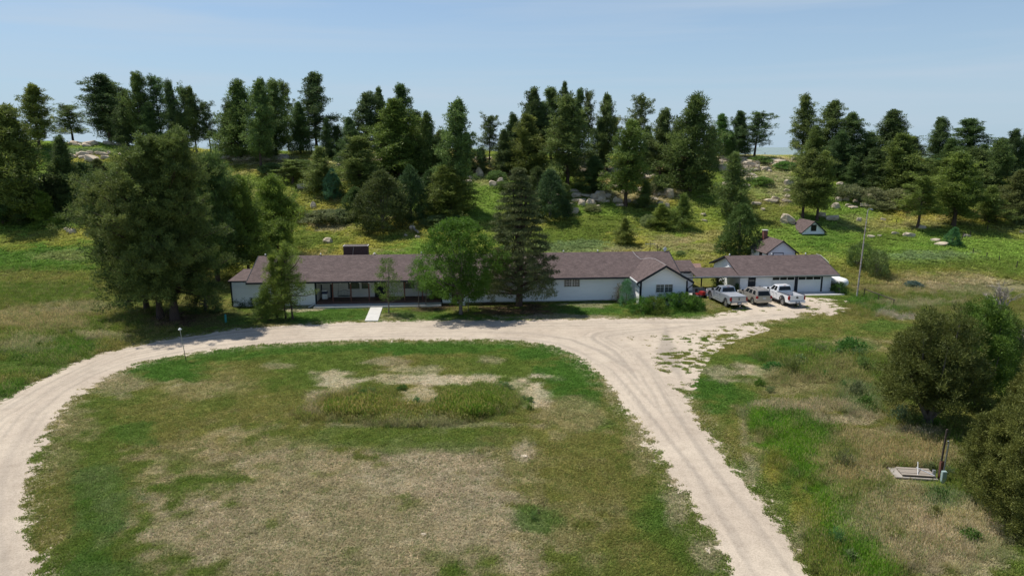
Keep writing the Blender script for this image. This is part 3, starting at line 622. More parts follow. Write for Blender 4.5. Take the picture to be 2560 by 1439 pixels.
    # roof details: lightning rods and cable
    for u in (2.8, 9.6, 16.3, 22.2, 34.5, 40.5, 45.0):
        k = MB(); k.tube([(u, 5.2, 5.28), (u, 5.2, 5.62)], 0.02, 5); b0 = MB()
        for i in range(1): k.tube([(u, 5.2, 5.36), (u, 5.2, 5.42), (u, 5.2, 5.50), (u, 5.2, 5.54)], [0.03, 0.1, 0.1, 0.03], 8)
        k.build('lightning_rod', M_white, R)
    pts = [(49.6, 5.2, 5.36), (49.8, 4.2, 4.96), (50.2, 3.2, 4.60), (50.9, 2.0, 4.92), (51.3, 0.6, 5.06), (51.3, -2.0, 5.06), (51.3, -4.0, 5.06)]
    MB().tube(pts, 0.012, 5).build('cable', M_white, R)
    # porch
    MB().box(9.82, 24.78, -1.8, -0.2, 0.0, 0.20).build('porch_slab', M_conc, R)
    MB().box(9.9, 24.68, -0.2, 2.4, 0.06, 0.46).build('porch_deck', M_deck, R)
    p = MB(); p.box(9.8, 9.9, 0.0, 2.4, 0.1, 2.95); p.box(24.7, 24.8, 0.06, 2.4, 0.1, 2.95)
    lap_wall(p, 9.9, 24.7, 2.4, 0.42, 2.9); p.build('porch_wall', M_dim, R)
    MB().box(9.8, 24.8, -0.5, 2.38, 2.86, 2.9).build('soffit', M_white, R)
    for u in (11.8, 13.95, 16.1, 18.2, 20.35, 22.5):
        MB().box(u-0.07, u+0.07, -0.02, 0.12, 0.46, 2.86).build('porch_post', M_redpost, R)
    window(R, 13.35, 14.6, 2.4, 1.55, 2.45, 2, 2, 1, M_dark); window(R, 15.0, 15.8, 2.4, 1.55, 2.45, 2, 2, 1, M_dark); window(R, 20.1, 21.3, 2.4, 1.5, 2.45, 2, 2, 1, M_dark)
    d = MB().box(16.5, 17.9, 2.3, 2.36, 0.42, 2.45).build('door', M_dark, R); MB().box(17.7, 17.76, 2.26, 2.3, 1.3, 1.4).build('handle', M_metal, d)
    MB().box(23.5, 24.6, 2.3, 2.36, 0.42, 2.6).build('recess_shade_panel', M_glass, R)  # flat dark panel: shade of the deeper porch recess put in as colour
    MB().box(10.0, 10.1, 2.28, 2.36, 0.42, 2.6).box(11.1, 11.3, 2.28, 2.36, 0.42, 2.6).build('door_frame', M_dark, R)
    bd = MB().box(26.02, 27.48, -0.04, 0.0, 0.15, 2.28).build('door', M_brownpanel, R)
    MB().box(27.3, 27.36, -0.09, -0.04, 1.1, 1.2).build('handle', M_metal, bd)
    window(R, 39.85, 41.75, 0.0, 1.85, 2.72, 3, 3, 2); window(R, 50.35, 52.35, -3.5, 1.70, 2.62, 2, 3, 2)
    for i in range(13):
        u = 10.6+i*1.12; k = MB().tube([(u, -0.4, 2.86), (u, -0.4, 2.80), (u, -0.4, 2.72), (u, -0.4, 2.68)], [0.03, 0.08, 0.08, 0.02], 8)
        k.build('porch_light', M_white, R)
    # things on and around the house
    W = empty('porch_swing', hw(13.0, 0.9, 0.46), TH); tag(W, 'dark metal porch swing with arched back hanging by chains on the porch', 'porch swing')
    sb = MB(); 
    for i in range(9): x = -0.72+i*0.18; sb.tube([(x, 0.28, 0.45), (x, 0.35, 1.0)], 0.012, 5)
    sb.tube([(-0.75, 0.36, 0.95), (-0.4, 0.37, 1.0), (-0.15, 0.37, 1.13), (0, 0.37, 1.16), (0.15, 0.37, 1.13), (0.4, 0.37, 1.0), (0.75, 0.36, 0.95)], 0.022, 6)
    sb.tube([(-0.75, 0.3, 0.55), (0.75, 0.3, 0.55)], 0.018, 6); sb.build('backrest', M_iron, W)
    st = MB()
    for i in range(6): st.box(-0.75, 0.75, -0.22+i*0.09, -0.16+i*0.09, 0.43, 0.46)
    st.build('seat', M_iron, W)
    for x in (-0.75, 0.75):
        MB().tube([(x, -0.22, 0.45), (x, -0.22, 0.72), (x, 0.33, 0.76)], 0.02, 6).build('armrest', M_iron, W)
        MB().tube([(x, -0.2, 0.72), (x*0.9, 0.05, 1.5), (x*0.8, 0.05, 2.42)], 0.012, 5).build('chain', M_iron, W)
        MB().tube([(x, 0.34, 0.9), (x*0.9, 0.05, 1.5)], 0.012, 5).build('chain', M_iron, W)
    c = empty('cooler', hw(10.55, 1.7, 0.46), TH); tag(c, 'white appliance with dark blue top standing at the left end of the porch', 'cooler')
    MB().box(-0.32, 0.32, -0.3, 0.3, 0.0, 0.62).build('body', M_white, c, 0.03); MB().box(-0.30, 0.30, -0.28, 0.28, 0.62, 0.95).build('lid', simple('navy_plastic', (0.015, 0.03, 0.10), None, 2, 0.4), c, 0.03)
    MB().box(-0.32, 0.32, -0.3, 0.3, 0.95, 1.1).build('basket', M_white, c, 0.03)
    a = empty('satellite_dish', hw(53.9, 5.2, 5.1), TH); tag(a, 'small square white satellite dish at the right end of the roof ridge', 'satellite dish')
    MB().tube([(0, 0, 0), (0, 0, 0.55)], 0.03, 6).build('mast', M_metal, a)
    MB().hexa([(-0.28, -0.05, 0.45), (0.0, -0.08, 0.16), (0.0, -0.03, 0.16), (-0.28, 0, 0.45), (0.0, -0.16, 0.8), (0.3, -0.1, 0.5), (0.3, -0.06, 0.5), (0.0, -0.1, 0.8)]).build('dish', M_white, a)
    for k, (px_, h_, lb) in enumerate(((1651, 2.3, 'thin television antenna on a mast behind the house ridge'), (1664, 1.9, 'short dark pipe frame beside the antenna behind the ridge'))):
        x, y, z = hw(53.2+k*1.0, 9.6, 3.6); an = empty('antenna', (x, y, 3.2), TH); tag(an, lb, 'antenna')
        MB().tube([(0, 0, 0), (0, 0, h_+0.4)], 0.045, 6).build('mast', M_darkwood if k == 0 else M_dark, an)
        e = MB()
        if k == 0:
            e.tube([(-0.7, 0, h_+0.1), (0.7, 0, h_+0.1)], 0.02, 5)
            for q in range(6): x_ = -0.65+q*0.26; e.tube([(x_, -0.4, h_+0.1), (x_, 0.4, h_+0.1)], 0.012, 4); e.tube([(x_, 0, h_-0.25), (x_, 0, h_+0.35)], 0.012, 4)
        else:
            e.tube([(0, 0, h_+0.1), (0.45, 0, h_+0.1), (0.45, 0, 0.3)], 0.03, 5); e.tube([(0, 0, h_-0.4), (0.45, 0, h_-0.4)], 0.02, 5)
        e.build('aerial', M_metal if k == 0 else M_dark, an)
    return R
build_house()

def build_garage():
    R = empty('garage', hw(63.3, 2.75), TH); tag(R, 'white two door garage with brown shingle roof at the right end of the house', 'garage')
    # local: a along facade 0..12.3, b depth 0..9.3
    MB().box(0, 12.3, 0.001, 9.3, 0.0, 2.3).build('wall', M_gdoor, R)
    s = MB(); lap_wall(s, 0.0, 1.05, 0, 0.08, 2.25); lap_wall(s, 2.15, 4.25, 0, 0.08, 2.25); lap_wall(s, 11.15, 12.3, 0, 0.08, 2.25)
    lap_side(s, 0.0, 0.0, 9.3, 0.1, 3.9, gable_limit(2.35, 4.02)); s.build('clapboard', M_siding, R); s = MB(); lap_side(s, 12.3, 0.0, 9.3, 0.1, 3.9, gable_limit(2.35, 4.02), face=1); s.build('clapboard', M_siding, R)
    for a_, b_ in ((0.005, 0.1), (12.2, 12.29)): MB().prism([(0.0, 2.3), (9.3, 2.3), (4.65, 4.0)], a_, b_, 'x').build('gable_end', M_siding, R)
    r = MB(); roof_slab(r, [(-0.4, -0.75, 2.42), (12.95, -0.75, 2.42), (12.95, 4.65, 4.22), (-0.4, 4.65, 4.22)]); roof_slab(r, [(12.95, 10.0, 2.42), (-0.4, 10.0, 2.42), (-0.4, 4.65, 4.22), (12.95, 4.65, 4.22)])
    r.build('roof', M_shingle, R, fixn=False)
    t = MB()
    t.box(-0.4, 13.0, -0.80, -0.74, 2.20, 2.27)
    t.box(4.25, 11.1, -0.05, 0.0, 2.12, 2.30); t.box(0.6, 4.25, -0.05, 0.0, 2.18, 2.30); t.box(7.38, 7.76, -0.12, 0.0, 0.0, 2.12); t.box(10.95, 11.12, -0.10, 0.0, 0.0, 2.12)
    for (u) in (13.0,):
        t.hexa([(u-0.04, -0.75, 2.2), (u+0.04, -0.75, 2.2), (u+0.04, 4.65, 4.0), (u-0.04, 4.65, 4.0), (u-0.04, -0.75, 2.43), (u+0.04, -0.75, 2.43), (u+0.04, 4.65, 4.23), (u-0.04, 4.65, 4.23)])
        t.hexa([(u-0.04, 4.65, 4.0), (u+0.04, 4.65, 4.0), (u+0.04, 10.0, 2.2), (u-0.04, 10.0, 2.2), (u-0.04, 4.65, 4.23), (u+0.04, 4.65, 4.23), (u+0.04, 10.0, 2.43), (u-0.04, 10.0, 2.43)])
    u = -0.45
    t.hexa([(u-0.04, 4.65, 4.0), (u+0.04, 4.65, 4.0), (u+0.04, 10.0, 2.2), (u-0.04, 10.0, 2.2), (u-0.04, 4.65, 4.23), (u+0.04, 4.65, 4.23), (u+0.04, 10.0, 2.43), (u-0.04, 10.0, 2.43)])
    t.build('trim', M_dark, R)
    MB().box(-0.4, 13.0, -0.86, -0.75, 2.28, 2.41).build('gutter', M_metal, R)
    for a0 in (4.3, 7.80):
        w_ = 3.06 if a0 < 5 else 3.12
        d = MB().box(a0, a0+w_, -0.03, 0.0, 0.02, 2.1)
        for k in range(1, 4): d.box(a0+0.02, a0+w_-0.02, -0.045, -0.03, 0.52*k-0.25, 0.52*k+0.22) if False else None
        for k in range(4):
            for c in range(4): d.box(a0+0.08+c*(w_-0.1)/4, a0+(c+1)*(w_-0.1)/4, -0.045, -0.03, 0.06+0.40*k, 0.38+0.40*k) if k < 4 else None
        do = d.build('garage_door', M_gdoor, R)
        for c in range(3):
            x0 = a0+0.06+c*(w_-0.06)/3; pw = (w_-0.06)/3-0.1
            MB().box(x0, x0+pw, -0.06, -0.03, 1.70, 2.02).build('window', M_glass, do)
    d = MB().box(1.1, 2.08, -0.05, 0.0, 0.02, 2.1).build('door', M_dark, R)
    for k in range(3): MB().box(1.25+k*0.24, 1.42+k*0.24, -0.06, -0.05, 1.55, 1.78).build('window', M_pane, d)
    MB().tube([(1.95, -0.06, 1.0), (1.95, -0.1, 1.0)], 0.03, 6).build('handle', M_metal, d)
    for u in (0.3, 6.2, 11.0):
        MB().tube([(u, 4.65, 4.22), (u, 4.65, 4.32), (u, 4.65, 4.42), (u, 4.65, 4.5)], [0.03, 0.09, 0.09, 0.02], 7).build('lightning_rod', M_white, R)
    MB().tube([(12.6, 4.8, 4.3), (12.9, 4.2, 4.2), (13.03, 3.2, 3.85), (13.05, 2.2, 3.5)], 0.018, 5).build('cable', M_white, R)
    S = MB().box(-3.5, 13.1, -2.15, 0.0, 0.0, 0.09).build('concrete_apron', M_conc, None); S.location = hw(63.3, 2.75); S.rotation_euler = (0, 0, TH); tag(S, kind='structure')
    # breezeway
    B = empty('breezeway', hw(56.0, 2.1), TH); tag(B, 'open covered breezeway roof on dark posts linking house and garage', 'breezeway')
    r = MB(); roof_slab(r, [(1.2, 0.0, 2.44), (6.88, 0.0, 2.44), (6.88, 2.7, 3.10), (1.0, 2.7, 3.10)], 0.12); roof_slab(r, [(6.88, 5.4, 2.44), (1.0, 5.4, 2.44), (1.0, 2.7, 3.10), (6.88, 2.7, 3.10)], 0.12)
    r.build('roof', M_shingle, B, fixn=False)
    MB().box(-1.0, 6.88, -0.12, -0.01, 2.30, 2.43).build('gutter', M_metal, B)
    MB().box(-1.0, 6.85, 0.0, 0.12, 2.2, 2.31).box(0.5, 7.2, 4.9, 5.02, 2.2, 2.33).box(0.3, 1.1, 2.0, 5.0, 2.5, 2.9).build('beam', M_dark, B)
    for a, b in ((1.7, 4.9), (3.75, 4.9), (5.9, 4.9), (2.0, 0.1)):
        if b > 1: MB().box(a-0.07, a+0.07, b-0.07, b+0.07, 0.05, 2.25).build('post', M_dark, B)
    P = MB().box(0, 4.4, 0, 5.4, 0.0, 0.10).build('breezeway_floor', M_conc, None); P.location = hw(55.4, 1.1); P.rotation_euler = (0, 0, TH); tag(P, kind='structure')
build_garage()

def walkway():
    q = [onz(912, 803), onz(945, 803), onz(958.5, 763), onz(929, 763)]
    z0, z1 = 0.0, 0.09
    o = MB().hexa([(x, y, z0) for x, y, _ in q]+[(x, y, z1) for x, y, _ in q])
    mb = MB(); mb.hexa([(x, y, z0) for x, y, _ in q]+[(x, y, z1) for x, y, _ in q])
    tag(mb.build('walkway', M_conc, None), kind='structure')
walkway()

def gable_shed(name, label, px_corner, W, L, Hw, rise, rz, z=None, chimney=False, hatch=None, rx=0.35, base=0.0, door=False, side_door=False):
    R = empty(name, px_corner, rz); tag(R, label, 'shed')
    # local: front gable from x=0..W at y=0 facing -y ; depth L
    MB().box(0, W, 0.002, L, -1.5, Hw).build('wall', M_siding, R)
    s = MB(); lap_wall(s, 0, W, 0, 0.0, Hw+rise-0.12, gable_limit(Hw, Hw+rise), lap=0.19); lap_side(s, 0, 0, L, 0.0, Hw-0.02, lap=0.19); s.build('clapboard', M_siding, R)
    MB().prism([(0, Hw), (W, Hw), (W/2, Hw+rise)], 0.004, 0.1, 'y').build('gable_end', M_siding, R)
    sl = rise/(W/2); ov = rx; r = MB()
    roof_slab(r, [(-ov, L+ov, Hw-ov*sl+0.1), (-ov, -ov, Hw-ov*sl+0.1), (W/2, -ov, Hw+rise+0.1), (W/2, L+ov, Hw+rise+0.1)], 0.09)
    roof_slab(r, [(W+ov, -ov, Hw-ov*sl+0.1), (W+ov, L+ov, Hw-ov*sl+0.1), (W/2, L+ov, Hw+rise+0.1), (W/2, -ov, Hw+rise+0.1)], 0.09)
    r.build('roof', M_shingle, R, fixn=False)
    t = MB()
    for sx in (-1, 1):
        a = (W/2-sx*(W/2+ov+0.02), Hw-ov*sl+0.11); b = (W/2, Hw+rise+0.115)
        t.hexa([(a[0], -ov-0.06, a[1]-0.16), (b[0], -ov-0.06, b[1]-0.16), (b[0], -ov-0.005, b[1]-0.16), (a[0], -ov-0.005, a[1]-0.16), (a[0], -ov-0.06, a[1]), (b[0], -ov-0.06, b[1]), (b[0], -ov-0.005, b[1]), (a[0], -ov-0.005, a[1])])
    t.box(-0.04, 0.08, -0.05, 0.02, 0, Hw) if not hatch else None
    t.box(W-0.08, W+0.04, -0.05, 0.02, 0, Hw) if not hatch else None
    t.build('trim', M_dark, R)
    if chimney:
        c = MB().box(W/2-0.75, W/2-0.15, L-0.9, L-0.3, Hw+rise-0.4, Hw+rise+0.95).build('chimney', M_redbrick, R)
        MB().box(W/2-0.82, W/2-0.08, L-0.97, L-0.23, Hw+rise+0.95, Hw+rise+1.06).build('cap', M_conc, c)
    if hatch:
        a0, a1, z0, z1 = hatch; MB().box(a0, a1, -0.06, -0.035, z0, z1).build('hatch', M_glass, R)
        MB().box(a0-0.09, a0, -0.08, -0.03, z0-0.09, z1+0.09).box(a1, a1+0.09, -0.08, -0.03, z0-0.09, z1+0.09).box(a0, a1, -0.08, -0.03, z1, z1+0.09).box(a0, a1, -0.08, -0.03, z0-0.09, z0).build('hatch_frame', M_dark, R)
    if door:
        dd = MB().box(0.9, 2.3, -0.07, -0.03, 0.0, Hw-0.15).build('door', M_siding, R)
        MB().box(0.82, 0.9, -0.09, -0.03, 0, Hw-0.07).box(2.3, 2.38, -0.09, -0.03, 0, Hw-0.07).box(0.9, 2.3, -0.09, -0.03, Hw-0.15, Hw-0.07).build('door_frame', M_dark, R)
    if side_door:
        MB().box(-0.07, -0.03, 1.6, 2.5, 0, Hw-0.2).build('door', M_dark, R)
    return R
gable_shed('shed', 'small white shed with brick chimney directly behind the garage roof', (36.8, 97.3, 1.25), 4.2, 5.4, 2.55, 1.6, TH, chimney=True, door=True, side_door=True)
x2, y2, z2 = hit(2005, 588)
gable_shed('root_cellar', 'low gabled cellar with dark hatch half buried in the slope below the boulder', (x2, y2, z2-0.1), 3.9, 4.6, 0.55, 1.7, TH, hatch=(1.55, 2.3, 0.75, 1.65), rx=0.3)
R_ = empty('pump_house', hw(60.0, 12.5, 0.1), TH); tag(R_, 'tiny white shed with reddish roof seen through the open breezeway', 'shed')
MB().box(0, 1.6, 0, 2.0, 0, 1.25).build('wall', M_white, R_); MB().prism([(0, 1.25), (2.0, 1.25), (1.0, 1.95)], 0.0, 1.6, 'x').build('gable_end', M_white, R_)
r_ = MB(); m_rr = simple('faded_red_roof', (0.36, 0.22, 0.17), (0.25, 0.15, 0.12), 3, 0.8)
roof_slab(r_, [(-0.2, -0.25, 1.2), (1.8, -0.25, 1.2), (1.8, 1.0, 2.05), (-0.2, 1.0, 2.05)], 0.06); roof_slab(r_, [(1.8, 2.25, 1.2), (-0.2, 2.25, 1.2), (-0.2, 1.0, 2.05), (1.8, 1.0, 2.05)], 0.06); r_.build('roof', m_rr, R_, fixn=False)

# ------------------------------------------------------------------ vehicles
def wheel(parent, x, y, z, r, w, side):
    t = MB(); n = 28
    prof = [(-w/2, r*0.62), (-w/2, r*0.93), (-w/2+0.04, r), (w/2-0.04, r), (w/2, r*0.93), (w/2, r*0.62)]
    b = len(t.v)
    for i in range(n):
        a = 2*math.pi*i/n
        for (yy, rr) in prof: t.v.append((x+rr*math.cos(a), y+yy, z+rr*math.sin(a)))
    m = len(prof)
    for i in range(n):
        j = (i+1) % n
        for k in range(m): k2 = (k+1) % m; t.f.append((b+i*m+k, b+j*m+k, b+j*m+k2, b+i*m+k2)); t.uv.append(None)
    wo_ = t.build('wheel', M_rubber, parent)
    yo = y+side*(w/2-0.03); k = MB()
    k.tube([(x, yo-0.06*side, z), (x, yo, z)], [r*0.62, r*0.62], 24)
    for s in range(6):
        a = 2*math.pi*s/6; c, sn = math.cos(a), math.sin(a)
        p = [(r*0.1, -0.05), (r*0.58, -0.035), (r*0.58, 0.035), (r*0.1, 0.05)]
        q = [(x+c*pp-sn*qq, z+sn*pp+c*qq) for pp, qq in p]
        k.hexa([(q[0][0], yo, q[0][1]), (q[1][0], yo, q[1][1]), (q[2][0], yo, q[2][1]), (q[3][0], yo, q[3][1])]+[(a_[0], yo+side*0.025, a_[1]) for a_ in q])
    k.build('rim', M_rim, wo_)
    return wo_
def arch(cx, r, z0, n=10):
    """points of a wheel arch from front (+x) to rear along the bottom edge"""
    return [(cx+r*math.cos(math.pi*i/n), z0+r*math.sin(math.pi*i/n)) for i in range(n+1)]
def frust_quad(B, T, face, s0, s1, t0, t1, off):
    """quad on the face between edge B[i]B[j] and T[i]T[j]"""
    i, j = face
    b0, b1, t0_, t1_ = Vector(B[i]), Vector(B[j]), Vector(T[i]), Vector(T[j])
    def P(s, t): return (b0.lerp(b1, s)).lerp(t0_.lerp(t1_, s), t)
    n = (b1-b0).cross(t0_-b0).normalized(); c = sum([Vector(q) for q in B+T], Vector())/8
    if n.dot(b0-c) < 0: n = -n
    return [P(s0, t0)+n*off, P(s1, t0)+n*off, P(s1, t1)+n*off, P(s0, t1)+n*off]
def glass(parent, name, quads, mat=M_glass):
    m = MB()
    for q in quads:
        c = sum(q, Vector())/4; n = (q[1]-q[0]).cross(q[2]-q[0]).normalized()
        m.hexa([*(p - n*0.015 for p in q), *(p + n*0.003 for p in q)])
    return m.build(name, mat, parent)

def pickup(label, loc, heading, paint, cover, L=5.9, W=1.98, wb=3.7, rim_r=0.41, white=False):
    R = empty('pickup_truck', loc, heading); tag(R, label, 'pickup truck', None)
    h = W/2; xf, xr = L/2, -L/2; axf = xf-0.98; axr = axf-wb; z0 = 0.52; wr_ = rim_r
    # lower body with arches, whole length
    bed_front = -0.55
    prof = [(xf-0.05, z0), (xf, 0.75), (xf-0.04, 1.08), (xf-0.35, 1.20), (1.15, 1.27), (bed_front, 1.30), (bed_front, z0-0.02)]
    bot = [(axf-wr_*1.22, z0-0.02)] + [(x, z) for x, z in arch(axf, wr_*1.22, z0)][::-1][1:-1] + [(axf+wr_*1.22, z0-0.02)]
    b = MB(); b.prism(prof+bot, -h, h); b.build('body', paint, R, 0.035)
    # bed
    bt = MB()
    pr = [(bed_front-0.02, 1.30), (xr+0.08, 1.30), (xr+0.06, z0+0.02)] + [(axr-wr_*1.22, z0)] + arch(axr, wr_*1.22, z0)[::-1][1:-1] + [(axr+wr_*1.22, z0), (bed_front-0.02, z0)]
    bt.prism(pr, h-0.10, h); bt.prism(pr, -h, -h+0.10)
    bt.box(xr+0.1, bed_front-0.02, -h+0.1, h-0.1, 0.72, 0.80); bt.box(bed_front-0.1, bed_front-0.02, -h+0.1, h-0.1, 0.80, 1.28)
    bt.build('cargo_bed', paint, R, 0.0)
    tg = MB().box(xr-0.02, xr+0.06, -h+0.17, h-0.17, 0.74, 1.31).build('tailgate', paint, R, 0.02)
    em = MB()
    if white: em.box(xr-0.045, xr-0.02, -0.15, 0.15, 1.04, 1.12); em.box(xr-0.045, xr-0.02, -0.06, 0.06, 1.01, 1.15)
    else: em.prism([(-0.07, 1.12), (0.07, 1.12), (0.06, 0.98), (0, 0.92), (-0.06, 0.98)], xr-0.045, xr-0.02, 'x')
    em.build('emblem', M_blackp, tg)
    MB().box(xr-0.035, xr-0.02, -0.12, 0.12, 1.18, 1.23).build('handle', M_blackp, tg)
    if cover: MB().box(xr+0.08, bed_front-0.03, -h+0.07, h-0.07, 1.305, 1.35).build('bed_cover', M_cover, R, 0.015)
    else:
        MB().box(xr+0.1, bed_front-0.1, -h+0.11, h-0.11, 0.80, 0.82).box(xr+0.08, bed_front, h-0.11, h+0.005, 1.30, 1.34).box(xr+0.08, bed_front, -h-0.005, -h+0.11, 1.30, 1.34).build('bed_liner', M_blackp, R)
    for s in (-1, 1):
        MB().box(xr-0.03, xr+0.2, min(s*(h-0.16), s*(h+0.005)), max(s*(h-0.16), s*(h+0.005)), 0.86, 1.24).build('tail_light', M_tail, R, 0.015)
        MB().box(xf-0.3, xf+0.01, min(s*(h-0.35), s*(h+0.004)), max(s*(h-0.35), s*(h+0.004)), 0.86, 1.06).build('headlight', M_lens, R, 0.02)
        k = MB().box(axr+wr_*1.35, axf-wr_*1.35, min(s*h, s*(h+0.13)), max(s*h, s*(h+0.13)), 0.40, 0.47).build('running_board', M_chrome if white else M_metal, R, 0.01)
        mm = MB().box(1.0, 1.18, min(s*(h-0.02), s*(h+0.26)), max(s*(h-0.02), s*(h+0.26)), 1.28, 1.50).build('mirror', M_blackp, R, 0.04)
        for hx in (0.35, -0.38): MB().box(hx-0.1, hx+0.08, min(s*h, s*(h+0.03)), max(s*h, s*(h+0.03)), 1.08, 1.12).build('door_handle', M_chrome if white else M_blackp, R)
        for sx in (0.98, 0.10): MB().box(sx-0.008, sx+0.008, min(s*(h-0.01), s*(h+0.004)), max(s*(h-0.01), s*(h+0.004)), 0.58, 1.24).build('door_seam', M_blackp, R)
        for ax in (axf, axr):
            wheel(R, ax, s*(h-0.16), wr_, wr_, 0.27, s)
            if white:
                pts = [(ax+wr_*1.24*math.cos(a), wr_*1.0+0.11+wr_*1.24*math.sin(a)) for a in [math.pi*i/10 for i in range(11)]]
                q = MB()
                for i in range(10):
                    (xa, za), (xb, zb) = pts[i], pts[i+1]; k1 = 1.13
                    xa2, za2 = ax+(xa-ax)*k1, 0.52+(za-0.52)*k1; xb2, zb2 = ax+(xb-ax)*k1, 0.52+(zb-0.52)*k1
                    y0, y1 = s*h, s*(h+0.03); q.hexa([(xa, y0, za), (xb, y0, zb), (xb2, y0, zb2), (xa2, y0, za2), (xa, y1, za), (xb, y1, zb), (xb2, y1, zb2), (xa2, y1, za2)])
                q.build('wheel_arch', M_blackp, R)
    # underbody and bumpers
    MB().box(xr+0.15, xf-0.25, -h+0.33, h-0.33, 0.36, 0.60).build('underbody', M_blackp, R)
    MB().box(xr-0.17, xr+0.02, -h+0.02, h-0.02, 0.50, 0.72).build('rear_bumper', paint if white else M_chrome, R, 0.03)
    MB().box(xr-0.19, xr-0.165, -0.24, 0.24, 0.52, 0.70).build('plate_recess', M_blackp, R); MB().box(xr-0.20, xr-0.188, -0.15, 0.15, 0.55, 0.69).build('license_plate', M_plate, R)
    MB().box(xr-0.33, xr-0.15, -0.05, 0.05, 0.36, 0.44).build('tow_hitch', M_chrome, R)
    MB().box(xf-0.05, xf+0.09, -h+0.03, h-0.03, 0.5, 0.76).build('front_bumper', M_chrome, R, 0.03)
    # cab
    yb, yt = h-0.05, h-0.26
    B = [(1.30, -yb, 1.26), (1.30, yb, 1.26), (-0.56, yb, 1.26), (-0.56, -yb, 1.26)]; T = [(0.60, -yt, 1.90), (0.60, yt, 1.90), (-0.42, yt, 1.92), (-0.42, -yt, 1.92)]
    c = MB(); c.hexa([B[0], B[1], B[2], B[3], T[0], T[1], T[2], T[3]]); c.build('cab', paint, R, 0.07)
    glass(R, 'windshield', [frust_quad(B, T, (0, 1), .07, .93, .12, .88, 0.003)])
    glass(R, 'rear_window', [frust_quad(B, T, (3, 2), .08, .92, .20, .84, 0.003)])
    for f in ((1, 2), (0, 3)):
        glass(R, 'side_window', [frust_quad(B, T, f, .14, .50, .14, .86, 0.003)])
        glass(R, 'side_window', [frust_quad(B, T, f, .55, .86, .14, .86, 0.003)])
    MB().box(-0.47, -0.40, -0.14, 0.14, 1.90, 1.945).build('brake_light', M_tail, R, 0.01)
    return R

def heading(a, b): return math.atan2(b[1]-a[1], b[0]-a[0])
silver = pickup('silver crew cab pickup with grey covered bed, nearest the evergreen hedge', (26.1, 81.3, 0), math.radians(100), M_silver, True, wb=3.8, rim_r=0.42)
whitet = pickup('white crew cab pickup with open bed, in front of the garage doors', (33.2, 82.0, 0), math.radians(100), M_whitep, False, wb=3.65, rim_r=0.43, white=True)

def suv(loc, hd):
    R = empty('suv', loc, hd); tag(R, 'champagne coloured sport utility car parked between the two pickups', 'car')
    paint = M_champ; L, W = 4.5, 1.82; h = W/2; xf, xr = L/2, -L/2; axf, axr = xf-0.85, xr+0.98; wr_ = 0.36; z0 = 0.42; k = wr_*1.2
    prof = [(xf-0.04, z0), (xf, 0.68), (xf-0.06, 0.92), (xf-0.4, 1.04), (0.85, 1.12), (xr+0.04, 1.14), (xr, 0.75), (xr+0.02, z0)]
    bot = [(axr-k, z0)]+arch(axr, k, z0)[::-1][1:-1]+[(axr+k, z0), (axf-k, z0)]+arch(axf, k, z0)[::-1][1:-1]+[(axf+k, z0)]
    MB().prism(prof+bot, -h, h).build('body', paint, R, 0.035)
    yb, yt = h-0.04, h-0.2
    B = [(1.0, -yb, 1.11), (1.0, yb, 1.11), (xr+0.05, yb, 1.11), (xr+0.05, -yb, 1.11)]; T = [(0.35, -yt, 1.66), (0.35, yt, 1.66), (xr+0.38, yt, 1.68), (xr+0.38, -yt, 1.68)]
    MB().hexa(B+T).build('cabin', paint, R, 0.06)
    glass(R, 'windshield', [frust_quad(B, T, (0, 1), .07, .93, .12, .88, 0.003)]); glass(R, 'rear_window', [frust_quad(B, T, (3, 2), .09, .91, .10, .82, 0.003)])
    for f in ((1, 2), (0, 3)):
        for a, b in ((.12, .34), (.38, .60), (.68, .88)): glass(R, 'side_window', [frust_quad(B, T, f, a, b, .14, .84, 0.003)])
    for s in (-1, 1):
        y0 = s*(yt-0.1); MB().tube([(0.15, y0, 1.68), (0.05, y0, 1.76), (xr+0.75, y0, 1.77), (xr+0.6, y0, 1.69)], 0.022, 6).build('roof_rail', M_blackp, R)
        MB().box(xr-0.02, xr+0.2, min(s*(h-0.2), s*(h+0.004)), max(s*(h-0.2), s*(h+0.004)), 0.84, 1.12).build('tail_light', M_tail, R, 0.02)
        MB().box(xr-0.022, xr+0.1, min(s*(h-0.2), s*(h+0.003)), max(s*(h-0.2), s*(h+0.003)), 0.76, 0.835).build('reversing_light', M_lens, R, 0.01)
        MB().box(xf-0.3, xf+0.0, min(s*(h-0.34), s*(h+0.004)), max(s*(h-0.34), s*(h+0.004)), 0.76, 0.94).build('headlight', M_lens, R, 0.02)
        MB().box(0.75, 0.9, min(s*(h-0.02), s*(h+0.2)), max(s*(h-0.02), s*(h+0.2)), 1.12, 1.28).build('mirror', M_blackp, R, 0.03)
        for hx in (0.1, -0.75): MB().box(hx-0.1, hx+0.08, min(s*h, s*(h+0.025)), max(s*h, s*(h+0.025)), 0.95, 0.99).build('door_handle', paint, R)
        for ax in (axf, axr): wheel(R, ax, s*(h-0.12), wr_, wr_, 0.23, s)
    MB().box(xr-0.09, xr+0.05, -h+0.02, h-0.02, 0.42, 0.68).build('rear_bumper', paint, R, 0.04)
    MB().box(xr-0.04, xr-0.0, -0.17, 0.17, 0.82, 0.94).build('license_plate', M_plate, R)
    MB().box(xr+0.3, xf-0.2, -h+0.25, h-0.25, 0.26, 0.46).build('underbody', M_blackp, R)
    MB().box(xf-0.05, xf+0.06, -h+0.05, h-0.05, 0.40, 0.64).build('front_bumper', paint, R, 0.03)
    return R
suv_ = suv((29.75, 81.9, 0), math.radians(99))
for o_ in (silver, whitet, suv_): o_.scale = (1.08, 1.08, 1.12)
